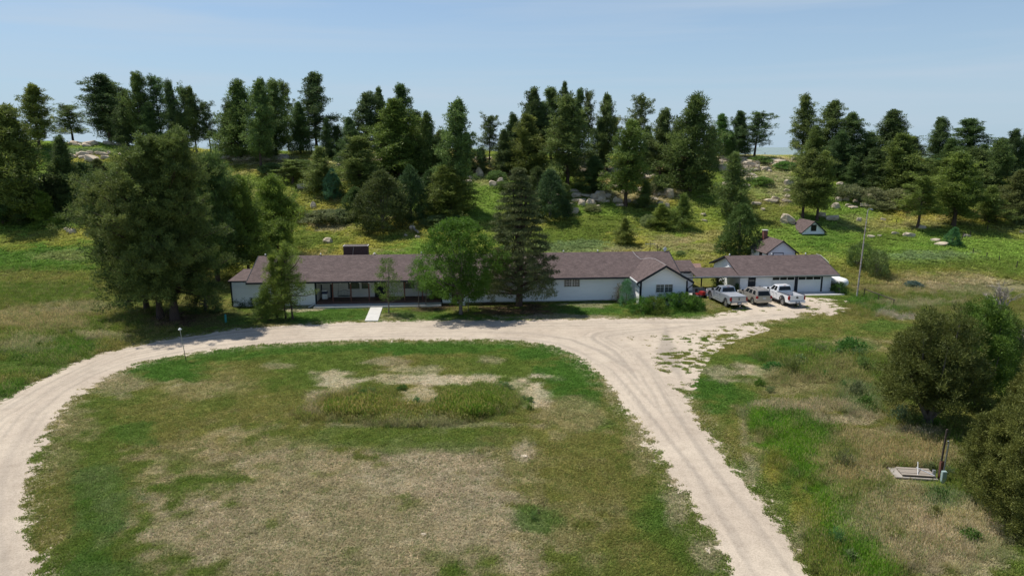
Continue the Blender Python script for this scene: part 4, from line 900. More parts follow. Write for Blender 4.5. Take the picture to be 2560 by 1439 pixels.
# cargo in the white truck: red jug and green bag
def in_truck(T, x, y, z):
    c, s = math.cos(T.rotation_euler.z), math.sin(T.rotation_euler.z); return (T.location.x+x*c-y*s, T.location.y+x*s+y*c, z)
g = empty('fuel_can', in_truck(whitet, -2.2, 0.35, 0.94), whitet.rotation_euler.z); tag(g, 'red fuel can lying in the open bed of the white pickup', 'fuel can')
MB().box(-0.2, 0.2, -0.22, 0.22, 0, 0.3).build('body', M_red, g, 0.04); MB().tube([(0.1, 0, 0.3), (0.22, 0, 0.42)], 0.03, 6).build('spout', M_blackp, g)
g = MB().box(-0.14, 0.14, -0.12, 0.12, 0, 0.24).build('canister', simple('green_plastic', (0.16, 0.28, 0.08), None, 4, 0.5), None, 0.05); g.location = in_truck(whitet, -2.25, -0.2, 0.935); tag(g, 'small green canister beside the red can in the white pickup bed', 'canister')

# riding mower
x, y, _ = onz(1748, 742)
R_ = empty('riding_mower', (x, y, 0), math.radians(-60)); tag(R_, 'red riding mower with black seat beside the breezeway slab', 'riding mower')
MB().box(0.1, 0.85, -0.28, 0.28, 0.35, 0.82).build('hood', M_red, R_, 0.06); MB().box(-0.7, 0.2, -0.42, 0.42, 0.3, 0.5).build('fender', M_red, R_, 0.05)
MB().box(-0.55, -0.1, -0.24, 0.24, 0.5, 0.6).box(-0.62, -0.52, -0.22, 0.22, 0.55, 1.0).build('seat', M_blackp, R_, 0.03)
MB().box(-0.35, 0.45, -0.62, 0.62, 0.1, 0.26).build('cutting_deck', M_metal, R_, 0.04); MB().tube([(0.05, 0, 0.7), (-0.02, 0, 1.0)], 0.02, 6).build('steering_column', M_blackp, R_)
for sx, sy, rr in ((0.62, 1, 0.19), (0.62, -1, 0.19), (-0.45, 1, 0.27), (-0.45, -1, 0.27)): MB().tube([(sx, sy*0.36, rr), (sx, sy*0.52, rr)], rr, 16).build('wheel', M_rubber, R_)

# ------------------------------------------------------------------ yard fittings
def at_ground(px, py, z=None):
    x, y, zz = hit(px, py); return (x, y, zz)
# tall leaning pole
bx, by, bz = onz(2142, 741); L_ = Vector((0, 0, 11.3))
P_ = empty('light_pole', (bx, by, 0)); tag(P_, 'tall thin rusty white pole with small lamp right of the garage', 'pole')
MB().tube([(0, 0, 0), (0.08, 0, 4), (0.16, 0, 8), (0.25, 0, 11.0)], [0.10, 0.085, 0.065, 0.05], 10).build('pole', M_rust, P_)
MB().tube([(0.25, 0, 10.9), (0.4, 0, 11.15), (0.6, 0, 11.1)], 0.04, 6).build('arm', M_metal, P_); MB().tube([(0.5, 0, 11.12), (0.65, 0, 11.08), (0.85, 0, 11.0)], [0.06, 0.11, 0.08], 8).build('lamp', M_metal, P_)
# yard lamp by the loop drive
x, y, _ = onz(465, 900)
P_ = empty('yard_lamp', (x, y, 0)); tag(P_, 'thin white yard lamp post with cap beside the loop drive', 'lamp post')
MB().tube([(0, 0, 0), (-0.08, 0, 0.9)], 0.03, 8).build('base', M_dark, P_); MB().tube([(-0.08, 0, 0.9), (-0.26, 0, 2.8)], 0.032, 8).build('pole', M_metal, P_)
MB().tube([(-0.26, 0, 2.8), (-0.265, 0, 2.84), (-0.265, 0, 2.92), (-0.27, 0, 3.0)], [0.05, 0.16, 0.11, 0.02], 10).build('cap', M_white, P_)
# utility pedestal
x, y, _ = onz(565, 806); o = MB().tube([(0, 0, 0), (0, 0, 0.85), (0, 0, 0.93)], [0.11, 0.11, 0.05], 10).build('utility_pedestal', M_teal, None); o.location = (x, y, 0); tag(o, 'small teal utility pedestal in the shade left of the house', 'utility box')
o = MB().tube([(0, 0, 0), (0, 0, 0.4), (0, 0, 0.5)], [0.16, 0.12, 0.06], 8).build('garden_ornament', M_white, None); x, y, _ = onz(1160, 763); o.location = (x, y, 0); tag(o, 'small white garden ornament by the brown door', 'ornament')
# propane tank
x, y, _ = onz(2108, 727)
P_ = empty('propane_tank', (x+0.35, y+0.4, 0), math.radians(98)); tag(P_, 'white horizontal propane tank behind the right corner of the garage', 'propane tank')
MB().tube([(-0.35, 0, 1.0), (-0.27, 0, 1.0), (-0.1, 0, 1.0), (0.15, 0, 1.0), (4.0, 0, 1.0), (4.25, 0, 1.0), (4.4, 0, 1.0)], [0.05, 0.28, 0.46, 0.58, 0.58, 0.46, 0.05], 20).build('tank', M_tank, P_, smooth=True)
MB().tube([(2.0, 0, 1.55), (2.0, 0, 1.75)], 0.18, 10).build('valve_cover', M_tank, P_)
for q in (0.8, 3.2): MB().box(q-0.12, q+0.12, -0.4, 0.4, 0, 0.5).build('leg', M_conc, P_)
# rail by the slope
a = onz(2158, 742); b = Vector((hit(2236, 762)))
P_ = empty('rail_fence', (a[0], a[1], 0)); tag(P_, 'single dark pipe rail on short posts right of the tall pole', 'rail fence')
a2 = Vector((0, 0, 1.05)); b2 = Vector((b.x-a[0], b.y-a[1], 0.55)); MB().tube([a2, a2.lerp(b2, .5), b2], 0.06, 8).build('rail', M_darkwood, P_)
for k in (0.02, 0.5, 0.97):
    c = a2.lerp(b2, k); MB().tube([(c.x, c.y, -0.2), (c.x, c.y, c.z)], 0.055, 8).build('post', M_darkwood, P_)
# well platform
x, y, _ = onz(2285, 1186)
M_slab = simple('stained_concrete', (0.40, 0.36, 0.31), (0.28, 0.25, 0.21), 1.6, 0.9, detail=8)
P_ = empty('well_platform', (x, y, 0), math.radians(-8)); tag(P_, 'weathered concrete and plank well cover in dry grass at lower right', 'well cover')
MB().box(-1.25, 1.05, -0.65, 0.65, -0.1, 0.10).build('slab', M_slab, P_, 0.02)
pl = MB()
for k in range(4): pl.box(-0.85, 0.95, -0.5+k*0.25, -0.28+k*0.25, 0.17+0.01*(k % 2), 0.22+0.01*(k % 2))
pl.build('planks', M_wood, P_)
MB().tube([(0.0, -0.45, 0.2), (0.35, 0.5, 0.6)], 0.02, 5).tube([(0.3, 0.5, 0.25), (0.9, -0.5, 0.25)], 0.03, 5).build('pipe', M_metal, P_); MB().box(0.85, 1.0, -0.35, -0.2, 0.14, 0.5).build('valve', M_metal, P_)
x, y, _ = onz(2350, 1196)
P_ = empty('service_post', (x, y, 0)); tag(P_, 'dark wooden post with metal conduit beside the well cover', 'post')
MB().tube([(-0.1, 0, 0), (0.02, 0, 3.05)], 0.055, 8).build('post', M_darkwood, P_); MB().tube([(0.06, -0.12, 0.4), (0.14, -0.12, 2.3), (0.08, -0.12, 2.4)], 0.045, 8).build('conduit', M_metal, P_); MB().box(-0.12, 0.05, -0.1, 0.06, 0.1, 1.1).build('wire_box', simple('rust_red', (0.16, 0.06, 0.04), None, 3, 0.8), P_)
x, y, _ = onz(2357, 1206); o = MB().box(-0.13, 0.13, -0.1, 0.1, 0, 0.72).build('meter_box', simple('pale_green_metal', (0.35, 0.45, 0.43), None, 3, 0.5), None, 0.02); o.location = (x, y, 0); tag(o, 'pale grey green electrical box at the foot of the service post', 'electrical box')
# fence posts on the right slope
FP = [(2402, 603, 1.5, 0.35), (2398, 616, 1.0, 0), (2432, 634, .8, 0), (2466, 646, .8, 0), (2497, 653, .8, 0), (2541, 672, 1.1, 0), (2468, 577, .8, 0), (2425, 590, .8, 0), (2240, 560, .7, 0), (1912, 388, .8, 0)]
for i, (a, b, h_, ln) in enumerate(FP):
    x, y, z = hit(a, b); o = MB().tube([(0, 0, -0.2), (ln, 0, h_)], 0.06, 6).build('fence_post', M_darkwood, None); o.location = (x, y, z)
    tag(o, ['leaning dark fence post beside the small leaning juniper', 'short post just below the leaning fence post', 'thin fence post right of the small juniper on the slope', 'thin fence post midway along the right slope line', 'fourth thin post of the line on the right slope', 'fence post nearest the right picture edge', 'small post in the upper meadow at far right', 'small post behind the leaning fence post', 'small post left of the right hand pines', 'tiny post on the bare ridge skyline'][i], 'fence post', 'fence posts on the right slope')
# ------------------------------------------------------------------ trees
def tris_from_clumps(C, Rr, n, L, Wd, up=0.4, flat=1.0, rs=None, spread=0.55, cv=None, droop=0.0):
    """leaf triangles for clumps: C (m,3) centres, Rr (m,) radii; returns V,F,cv"""
    m = len(C); N = m*n
    c = np.repeat(C, n, 0); r = np.repeat(Rr, n)[:, None]
    d = rs.normal(size=(N, 3)); d /= np.linalg.norm(d, axis=1, keepdims=True)
    rad = rs.random((N, 1))**0.45
    off = d*rad*r; off[:, 2] *= flat
    p = c+off
    dirn = d*spread + rs.normal(size=(N, 3))*0.35; dirn[:, 2] += up - droop
    dirn /= np.linalg.norm(dirn, axis=1, keepdims=True)
    side = np.cross(dirn, rs.normal(size=(N, 3))); side /= np.linalg.norm(side, axis=1, keepdims=True)+1e-9
    l = L*(0.6+0.8*rs.random((N, 1))); w = Wd*(0.6+0.8*rs.random((N, 1)))
    V = np.stack([p-side*w/2, p+side*w/2, p+dirn*l], 1).reshape(-1, 3)
    F = np.arange(3*N).reshape(-1, 3)
    base = rs.random(m) if cv is None else cv
    cvv = np.clip(np.repeat(base, n)*0.65+rs.random(N)*0.35, 0, 1)
    return V, F, np.repeat(cvv, 3)

def trunk_tubes(paths, n=6):
    mb = MB()
    for pts, rad in paths: mb.tube(pts, rad, n, cap=False)
    return mb

def make_pine(seed, H=16, R=3.4, bare=0.28, shape='pond', branches=75, cl=6, n=34, L=0.42, Wd=0.085, cr=0.62, lean=0.02, lower=0.0, gap=0.25, trunk_r=None):
    rs = np.random.default_rng(seed); trunk_r = trunk_r or H*0.016
    lx, ly = rs.normal(0, abs(lean), 2)
    if lean < 0: lx, ly = lean*1.6, 0.0
    def axis(z): t = z/H; return np.array((lx*H*t*t + 0.15*math.sin(3*t+seed), ly*H*t*t + 0.15*math.cos(2.5*t+seed)-0.15, z))
    a0 = axis(0); ax = lambda z: axis(z)-np.array((a0[0], a0[1], 0))
    paths = [([tuple(ax(H*t)) for t in np.linspace(0, 0.97, 9)], [trunk_r*(1-t*0.9)*(1.35 if t == 0 else 1) for t in np.linspace(0, 0.97, 9)])]
    lob = rs.random(16)*math.tau
    C = []; Rr = []; cv = []
    golden = 2.39996
    ph = rs.random()*6
    for i in range(branches):
        t = (i+rs.random())/branches
        t = t**0.92
        if shape == 'pond': prof = (1-t)**0.55*min(1, 0.55+1.8*t)+0.13
        elif shape == 'big': prof = math.sin(math.pi*min(1, t*0.70+0.24))**0.6
        elif shape == 'cone': prof = (1-t)**0.8*min(1, 0.72+t*2.5)+0.05
        elif shape == 'full': prof = (1-t)**0.62*min(1, 0.8+t*2)+0.12
        else: prof = (math.sin(math.pi*min(1, t*0.62+0.26))**0.6)
        az = i*golden+rs.normal(0, .3)
        lf = 1+0.24*math.sin(2*az+lob[0]+3*t)+0.22*math.sin(3*az+lob[1]-7*t)+0.16*math.sin(9*t+2*az+lob[2])
        Lb = R*prof*lf*(0.50+0.68*rs.random())
        if rs.random() < gap*0.5: Lb *= 0.45
        z = H*(bare+(1-bare)*t*0.97)
        el = math.radians(-6+50*t+rs.normal(0, 8)) if shape != 'cone' else math.radians(-4+30*t+rs.normal(0, 6))
        b0 = ax(z); dv = np.array((math.cos(az)*math.cos(el), math.sin(az)*math.cos(el), math.sin(el)))
        Lb = max(Lb, 0.35)
        mid = b0+dv*Lb*0.55+np.array((0, 0, -0.04*Lb)); end = b0+dv*Lb+np.array((0, 0, 0.06*Lb))
        paths.append(([tuple(b0), tuple(mid), tuple(end)], [0.035+0.018*Lb, 0.02+0.008*Lb, 0.012]))
        k = max(2, int(round(cl*(0.35+0.75*Lb/R))))
        bv = rs.random()
        for j in range(k):
            s = 0.38+0.62*(j+0.6*rs.random())/k
            perp = np.array((-math.sin(az), math.cos(az), 0))*rs.normal(0, 0.20)*Lb*(0.4+s*0.6)
            q = b0+dv*Lb*s+perp+np.array((0, 0, rs.normal(0.06, 0.32)*cr*2))
            C.append(q); Rr.append(cr*(0.65+0.6*rs.random())*(0.75+0.35*(1-t))); cv.append(0.6*bv+0.4*rs.random())
    for j in range(5):
        C.append(ax(H*0.985)+rs.normal(0, 0.25, 3)*np.array((1, 1, 1.2))); Rr.append(cr*0.7); cv.append(rs.random())
    # dead lower twigs
    for i in range(int(10*(bare > 0.15))):
        z = H*bare*(0.55+0.5*rs.random()); az = rs.random()*6.28; Lb = R*0.35*(0.4+rs.random()); b0 = ax(z)
        paths.append(([tuple(b0), (b0[0]+math.cos(az)*Lb, b0[1]+math.sin(az)*Lb, z+0.1*Lb-0.1)], [0.03, 0.008]))
    V, F, cvv = tris_from_clumps(np.array(C), np.array(Rr), n, L, Wd, 0.35, 0.85, rs, 0.6, np.array(cv))
    return V, F, cvv, trunk_tubes(paths)

def lumpy_crown(seed, H, R, base=0.05, prof=lambda t: math.sin(math.pi*min(1, t*0.85+0.12))**0.6, nclump=420, n=40, L=0.22, Wd=0.07, cr=0.42, up=0.5, lump=0.3, trunk_r=0.18, shell=0.55, limbs=9, bare=0.12, flat=0.85, droop=0.0, stems=1, layers=0):
    rs = np.random.default_rng(seed); C = []; Rr = []; cv = []
    lob = rs.random(12)*math.tau; nl = 26
    centers = rs.normal(size=(nl, 3)); centers /= np.linalg.norm(centers, axis=1, keepdims=True)
    for i in range(nclump):
        t = rs.random(); az = rs.random()*math.tau
        r0 = R*prof(t)*(1+lump*0.6*math.sin(2*az+lob[0]+4*t)+lump*0.5*math.sin(3*az-6*t+lob[1])+lump*0.5*math.sin(5*az+9*t+lob[2]))
        rr = r0*(shell+(1-shell)*rs.random()**0.5)
        z = H*(base+(1-base)*t)
        if layers: z = H*(base+(1-base)*(round(t*layers)/layers*0.7+t*0.3))-0.12*rr
        C.append((rr*math.cos(az), rr*math.sin(az), z)); Rr.append(cr*(0.6+0.7*rs.random())); cv.append(0.5+0.32*math.sin(3*az+5*t+lob[3])+0.25*(rs.random()-0.5))
    C = np.array(C); V, F, cvv = tris_from_clumps(C, np.array(Rr), n, L, Wd, up, flat, rs, 0.6, np.clip(np.array(cv), 0, 1), droop)
    paths = []
    for s in range(stems):
        ox, oy = (0, 0) if stems == 1 else rs.normal(0, 0.18, 2)
        tx, ty = rs.normal(0, 0.03, 2)*H*(1 if stems == 1 else 2.2)
        paths.append(([(ox, oy, -0.1), (ox+tx*0.3, oy+ty*0.3, H*0.3), (ox+tx, oy+ty, H*0.85)], [trunk_r*1.2, trunk_r*0.8, trunk_r*0.25]))
    for i in range(limbs):
        k = rs.integers(0, len(C)); q = C[k]; z0 = H*(bare+0.35*rs.random())
        if q[2] < z0: z0 = max(q[2]*0.6, H*bare*0.5)
        paths.append(([(0, 0, z0), (q[0]*0.45, q[1]*0.45, z0+(q[2]-z0)*0.35), (q[0]*0.95, q[1]*0.95, q[2])], [trunk_r*0.5, trunk_r*0.3, trunk_r*0.1]))
    return V, F, cvv, trunk_tubes(paths)

def lobed_crown(seed, H, R, lobes=11, clumps=60, n=70, L=0.16, Wd=0.055, cr=0.34, base=0.06, trunk_r=0.22, stems=3, point=0.8, up=0.5):
    """several upright pointed lobes of foliage on spreading stems"""
    rs = np.random.default_rng(seed); C = []; Rr = []; cv = []; paths = []
    for i in range(lobes):
        az = i*2.4+rs.normal(0, .3); q = math.sqrt((i+0.4)/lobes); dist = R*0.62*q
        lr = R*(0.50-0.16*q)*(0.8+0.4*rs.random()); top = H*(1.0-0.42*q*q)*(0.86+0.2*rs.random()); bot = H*(base+0.16*rs.random())
        cx, cy = dist*math.cos(az), dist*math.sin(az); tone = rs.random()
        for k in range(int(clumps*(0.6+0.8*lr/R*2)*0.8)):
            t = rs.random()**0.9; a2 = rs.random()*math.tau
            rad = lr*((1-t)**point*1.0+0.10)*min(1, 0.55+2.2*t)*(0.72+0.4*rs.random())*(1+0.25*math.sin(3*a2+7*t+i))
            C.append((cx*(0.75+0.25*t)+rad*math.cos(a2), cy*(0.75+0.25*t)+rad*math.sin(a2), bot+(top-bot)*t)); Rr.append(cr*(0.6+0.8*rs.random())); cv.append(np.clip(0.45*tone+0.6*rs.random(), 0, 1))
        paths.append(([(0, 0, 0.05*H), (cx*0.45, cy*0.45, H*0.22), (cx*0.85, cy*0.85, bot+(top-bot)*0.5), (cx, cy, bot+(top-bot)*0.85)], [trunk_r*0.6, trunk_r*0.45, trunk_r*0.2, 0.02]))
    paths.append(([(0, 0, -0.2), (0.05, 0, 0.12*H), (0.1, 0.1, 0.3*H)], [trunk_r*1.25, trunk_r, trunk_r*0.6]))
    V, F, cvv = tris_from_clumps(np.array(C), np.array(Rr), n, L, Wd, up, 0.9, rs, 0.6, np.array(cv))
    return V, F, cvv, trunk_tubes(paths, 7)

def proto(data, names, leaf_mat, bark):
    """root (Empty) > crown, trunk"""
    V, F, cv, mb = data
    root = empty(names); me = np_mesh('crown', V, F, {'cv': ('FLOAT', cv)})
    c = link_mesh('crown', me, leaf_mat, root); t = mb.build('trunk', bark, root, smooth=True, fixn=False)
    return dict(root=root, kids=[c, t], used=False)
def place(pr, loc, sx, sy, sz, rz, label, cat, group=None, tint=(1, 1, 1), tilt=0.0):
    if not pr['used']:
        r = pr['root']; kids = pr['kids']; pr['used'] = True
    else:
        r = pr['root'].copy(); COL.objects.link(r); kids = []
        for k in pr['kids']:
            q = k.copy(); q.parent = r; COL.objects.link(q); kids.append(q)
    for k in ('group', 'label', 'category'):
        if k in r: del r[k]
    r.location = loc; r.scale = (sx, sy, sz); r.rotation_euler = (0, tilt, rz)
    for q in kids: q.color = (*tint, 1)
    tag(r, label, cat, group); return r

random.seed(11)
PINES = {}
for i in range(5): PINES['P%d' % i] = (proto(make_pine(100+i, 16, 3.3, 0.16+0.05*(i % 3), 'pond', 92, 9, 36, 0.34, 0.12, 0.62), 'pine_tree', M_pine, M_bark), 16, 3.3)
for i in range(3): PINES['O%d' % i] = (proto(make_pine(130+i, 15, 3.2, 0.32, 'open', 56, 7, 36, 0.34, 0.12, 0.56, lean=0.05, gap=0.5), 'pine_tree', M_pine, M_bark), 15, 3.2)
for i in range(4): PINES['D%d' % i] = (proto(make_pine(150+i, 14, 3.6, 0.08, 'full', 120, 9, 36, 0.34, 0.12, 0.66, gap=0.2), 'pine_tree', M_pine, M_bark), 14, 3.6)
for i in range(3): PINES['C%d' % i] = (proto(make_pine(170+i, 9, 2.6, 0.05, 'cone', 80, 7, 34, 0.36, 0.08, 0.5), 'pine_tree', M_pine, M_bark), 9, 2.6)
for i in range(2): PINES['J%d' % i] = (proto(lumpy_crown(190+i, 8, 3.0, 0.02, lambda t: (1-t**1.7)**0.7*min(1, 0.75+t), 420, 36, 0.34, 0.10, 0.5), 'juniper_tree', M_junip, M_bark2), 8, 3.0)
PINES['S'] = (proto(lumpy_crown(200, 2.0, 1.5, 0.0, lambda t: (1-t*t)**0.5, 150, 30, 0.26, 0.09, 0.34, up=0.6, trunk_r=0.05, bare=0.02), 'bush', M_brush, M_bark2), 2.0, 1.5)
PINES['K'] = (proto(lumpy_crown(201, 3.0, 1.9, 0.0, lambda t: (1-t*t)**0.5*(0.7+0.6*t), 150, 26, 0.24, 0.08, 0.38, up=0.7, trunk_r=0.05, limbs=26, bare=0.02, stems=5), 'bush', M_brush, M_bark2), 3.0, 1.9)

OL = (1.12, 1.12, 0.85); DK = (0.72, 0.85, 0.95); BL = (0.75, 1.25, 1.9); YG = (1.35, 1.35, 0.85); NE = (1, 1, 1); GR = (1.1, 1.15, 1.1); BR = (1.2, 1.05, 0.85); GB = (0.8, 1.2, 0.9)
# base_x, base_y, top_y, half-width px, proto, tint, label
TREES = [
 (100, 372, 215, 43, 'P0', BR, 'tall brownish green pine on the left skyline above the big left pine'),
 (183, 355, 268, 44, 'O0', NE, 'short open pine on the skyline, second from the left edge'),
 (276, 360, 193, 58, 'P1', DK, 'big dense dark pine at the left end of the skyline row'),
 (294, 358, 205, 40, 'D1', DK, 'dark pine leaning behind the big dense skyline pine at left'),
 (362, 374, 187, 34, 'P2', NE, 'tallest slender pine left of the leaning one on the left skyline'),
 (408, 376, 200, 33, 'O1', DK, 'slender pine with leaning trunk on the left skyline'),
 (438, 382, 207, 26, 'P3', DK, 'narrow dark pine third from the big dense one at left'),
 (470, 384, 226, 22, 'O2', DK, 'thin pine with bare trunk between two narrow skyline pines'),
 (492, 384, 220, 25, 'P4', NE, 'narrow pine with high crown near the gap in the left skyline'),
 (528, 384, 262, 27, 'O0', DK, 'sparse low pine at the right end of the left skyline row'),
 (604, 400, 210, 50, 'D0', NE, 'broad green pine starting the second skyline cluster'),
 (653, 425, 203, 40, 'P1', GR, 'tall pine with visible trunk in the second skyline cluster'),
 (692, 395, 206, 43, 'P3', NE, 'pine with thick bare trunk in the second skyline cluster'),
 (722, 378, 213, 26, 'O1', NE, 'slim pine between the two thick trunks of the second cluster'),
 (793, 380, 187, 47, 'P0', DK, 'tall isolated looking pine at the right end of the second cluster'),
 (845, 388, 318, 24, 'D3', DK, 'small dark pine on the skyline under the tall isolated pine'),
 (922, 420, 238, 46, 'P2', DK, 'dark pine at the left shoulder of the third cluster'),
 (958, 410, 223, 26, 'P4', DK, 'narrow dark pine rising behind the left of the third cluster'),
 (1008, 405, 216, 36, 'P0', DK, 'highest dark pine behind the broad olive pine'),
 (1000, 445, 257, 72, 'D2', OL, 'broad olive green pine in front of the third skyline cluster'),
 (1072, 440, 288, 36, 'D0', NE, 'medium green pine right of the broad olive pine'),
 (905, 500, 345, 58, 'P3', OL, 'olive pine with bare trunk on the slope left of centre'),
 (1135, 530, 258, 54, 'P1', GR, 'tall straight pine reaching from mid slope to the skyline'),
 (1128, 545, 420, 62, 'D1', OL, 'low bushy pine around the foot of the tall straight pine'),
 (1223, 410, 295, 28, 'O2', DK, 'small open pine alone on the skyline right of the tall straight pine'),
 (805, 482, 372, 48, 'C0', GR, 'medium pine below the second cluster on the slope'),
 (732, 460, 402, 44, 'O1', OL, 'low umbrella shaped pine on the slope beside a flat rock'),
 (1325, 410, 228, 44, 'D1', DK, 'dark pine forming the left shoulder of the central cluster'),
 (1285, 420, 290, 34, 'D3', DK, 'lower dark pine at the left foot of the central cluster'),
 (1377, 400, 224, 36, 'P0', NE, 'second tall pine from the left in the central cluster'),
 (1407, 400, 209, 23, 'P4', DK, 'highest narrow pine of the central cluster'),
 (1444, 400, 229, 23, 'P2', DK, 'narrow pine just right of the highest central pine'),
 (1470, 395, 237, 22, 'O0', NE, 'thin pine at the right edge of the central cluster'),
 (1418, 478, 246, 60, 'P3', NE, 'large full pine in the front of the central cluster'),
 (1322, 445, 292, 50, 'D2', OL, 'bright olive pine in front of the left central cluster'),
 (1482, 480, 395, 34, 'D0', DK, 'low dark pine between rocks right of the large central pine'),
 (1517, 430, 240, 31, 'P1', NE, 'tall pine with bare trunk right of the central cluster'),
 (1537, 400, 300, 20, 'O2', BR, 'thin brownish pine behind the bare trunk pine'),
 (1590, 395, 248, 37, 'O0', NE, 'open crowned pine against the sky right of the bare trunk pine'),
 (1563, 518, 305, 60, 'P4', OL, 'large olive pine growing from the rocks behind the house'),
 (1650, 445, 279, 40, 'P2', NE, 'dense pine between the open crowned and the broad skirted pine'),
 (1725, 478, 246, 62, 'D3', NE, 'broad skirted tall pine on the right centre slope'),
 (1800, 398, 288, 28, 'P0', GB, 'bright green pine on the skyline right of the skirted pine'),
 (1846, 392, 282, 30, 'D2', DK, 'dense dark pine of the skyline pair'),
 (1885, 396, 285, 38, 'O1', DK, 'open bare limbed pine of the skyline pair'),
 (2003, 398, 241, 33, 'P3', NE, 'tall slim pine left in the right hand skyline group'),
 (2060, 410, 256, 42, 'P1', NE, 'wide pine second in the right hand skyline group'),
 (2122, 430, 285, 42, 'P4', DK, 'twin topped pine third in the right hand skyline group'),
 (2215, 425, 283, 53, 'D0', DK, 'big rounded pine centred in the right hand skyline group'),
 (2342, 430, 298, 30, 'P2', DK, 'narrow pine right of the gap in the right skyline'),
 (2412, 420, 300, 46, 'P0', DK, 'wide dark pine on the far right skyline'),
 (2516, 440, 328, 30, 'D1', DK, 'dark pine near the right edge of the skyline'),
 (2556, 440, 335, 28, 'D2', DK, 'pine cut by the right picture edge on the skyline'),
 (2180, 470, 375, 38, 'D3', DK, 'dark low pine below the twin topped pine'),
 (2248, 485, 340, 62, 'D2', OL, 'broad olive pine in front of the big rounded skyline pine'),
 (2130, 465, 395, 30, 'C1', DK, 'small dark pine under the third right hand pine'),
 (2310, 475, 400, 40, 'D0', NE, 'small full pine in the middle of the right hand wood'),
 (2383, 566, 385, 58, 'P3', OL, 'olive pine with visible trunk standing in the right meadow edge'),
 (2293, 572, 445, 47, 'O2', OL, 'spreading pine over a rock at the right meadow edge'),
 (2340, 520, 400, 48, 'D1', OL, 'full olive pine behind the two meadow edge pines'),
 (2425, 500, 375, 50, 'D3', NE, 'full pine behind the right meadow pines near the far right'),
 (2478, 510, 355, 48, 'D0', NE, 'tall full pine at far right behind the low pine'),
 (2472, 556, 468, 44, 'C2', OL, 'low wide pine with short trunk at the right meadow edge'),
 (2538, 555, 430, 45, 'D2', NE, 'dense pine touching the right picture edge'),
 (2006, 545, 378, 42, 'P1', GR, 'left tree of the pine pair above the root cellar'),
 (2042, 552, 382, 40, 'P4', OL, 'right leaning tree of the pine pair above the root cellar'),
 (1829, 542, 390, 50, 'C0', GR, 'cone shaped pine on the slope above the garage'),
 (1655, 574, 512, 34, 'C1', YG, 'left one of two small bushy pines behind the house'),
 (1703, 572, 488, 33, 'C2', OL, 'right one of two small bushy pines behind the house'),
 (1561, 612, 547, 30, 'C0', OL, 'small lone pine in the meadow just behind the roof'),
 (1413, 530, 462, 26, 'C1', NE, 'small green pine beside the pale boulders at centre'),
 (1610, 520, 455, 30, 'C2', NE, 'small dark pine right of the large olive rock pine'),
 (52, 560, 275, 78, 'D1', BR, 'very large olive brown pine near the left picture edge'),
 (8, 520, 330, 60, 'D3', DK, 'dark pine cut by the left picture edge'),
 (172, 530, 350, 46, 'D0', DK, 'dark narrow pine right of the very large left pine'),
 (120, 545, 440, 60, 'D2', DK, 'dark bushy pine under the very large left pine'),
 (10, 560, 445, 60, 'C2', DK, 'low dark pine at the left picture edge'),
 (112, 568, 482, 38, 'C1', YG, 'small bright green pine at the meadow edge on the left'),
 (215, 520, 410, 44, 'D3', DK, 'shadowy pine behind the foreground pines at left'),
]
FILL = [
 (320, 368, 232, 34, 'D2', DK, 'dark pine between the big dense pine and the tall slender one at left'), (385, 380, 262, 28, 'D0', DK, 'low dark pine under the tallest slender pines at left'), (455, 386, 285, 24, 'D3', NE, 'low pine filling the foot of the left skyline row'),
 (575, 395, 262, 30, 'D1', DK, 'low pine at the left foot of the second skyline cluster'), (672, 402, 272, 34, 'D3', NE, 'full pine filling under the second skyline cluster'), (752, 386, 262, 32, 'D0', DK, 'low full pine just left of the tall isolated pine'), (820, 392, 300, 22, 'C0', DK, 'small dark pine at the right foot of the tall isolated pine'),
 (885, 440, 300, 36, 'D2', DK, 'dark pine low on the left shoulder of the third cluster'), (1045, 420, 285, 34, 'D3', DK, 'dark pine between the broad olive pine and its right neighbour'), (1098, 430, 330, 34, 'D1', NE, 'mid height pine left of the tall straight pine'), (1165, 430, 335, 30, 'D2', NE, 'mid height pine right of the tall straight pine'), (1205, 430, 370, 26, 'C1', DK, 'low pine at the foot of the lone open skyline pine'),
 (1350, 420, 262, 36, 'P1', DK, 'pine between the two left tops of the central cluster'), (1260, 430, 330, 28, 'D0', DK, 'low dark pine just left of the central cluster'), (1495, 430, 300, 30, 'D1', DK, 'full dark pine between central cluster and bare trunk pine'), (1620, 430, 320, 30, 'D2', DK, 'low dark pine right of the open crowned pine'), (1690, 440, 320, 34, 'D3', NE, 'full pine at the left side of the broad skirted pine'), (1770, 420, 320, 26, 'D1', NE, 'full pine at the right side of the broad skirted pine'),
 (1820, 400, 330, 24, 'C2', DK, 'low pine left of the dense dark skyline pine'), (2030, 420, 320, 34, 'D0', NE, 'low full pine between the two left pines of the right group'), (2090, 440, 330, 34, 'D2', DK, 'full pine between second and third pines of the right group'), (2160, 430, 335, 34, 'D1', DK, 'dark pine left of the big rounded skyline pine'), (2275, 430, 345, 30, 'D3', NE, 'pine at the right foot of the big rounded skyline pine'), (2375, 450, 350, 36, 'D1', DK, 'dark pine between narrow and wide far right skyline pines'), (2455, 450, 365, 34, 'D2', DK, 'dark pine left of the far right skyline pines')]
TREES += FILL
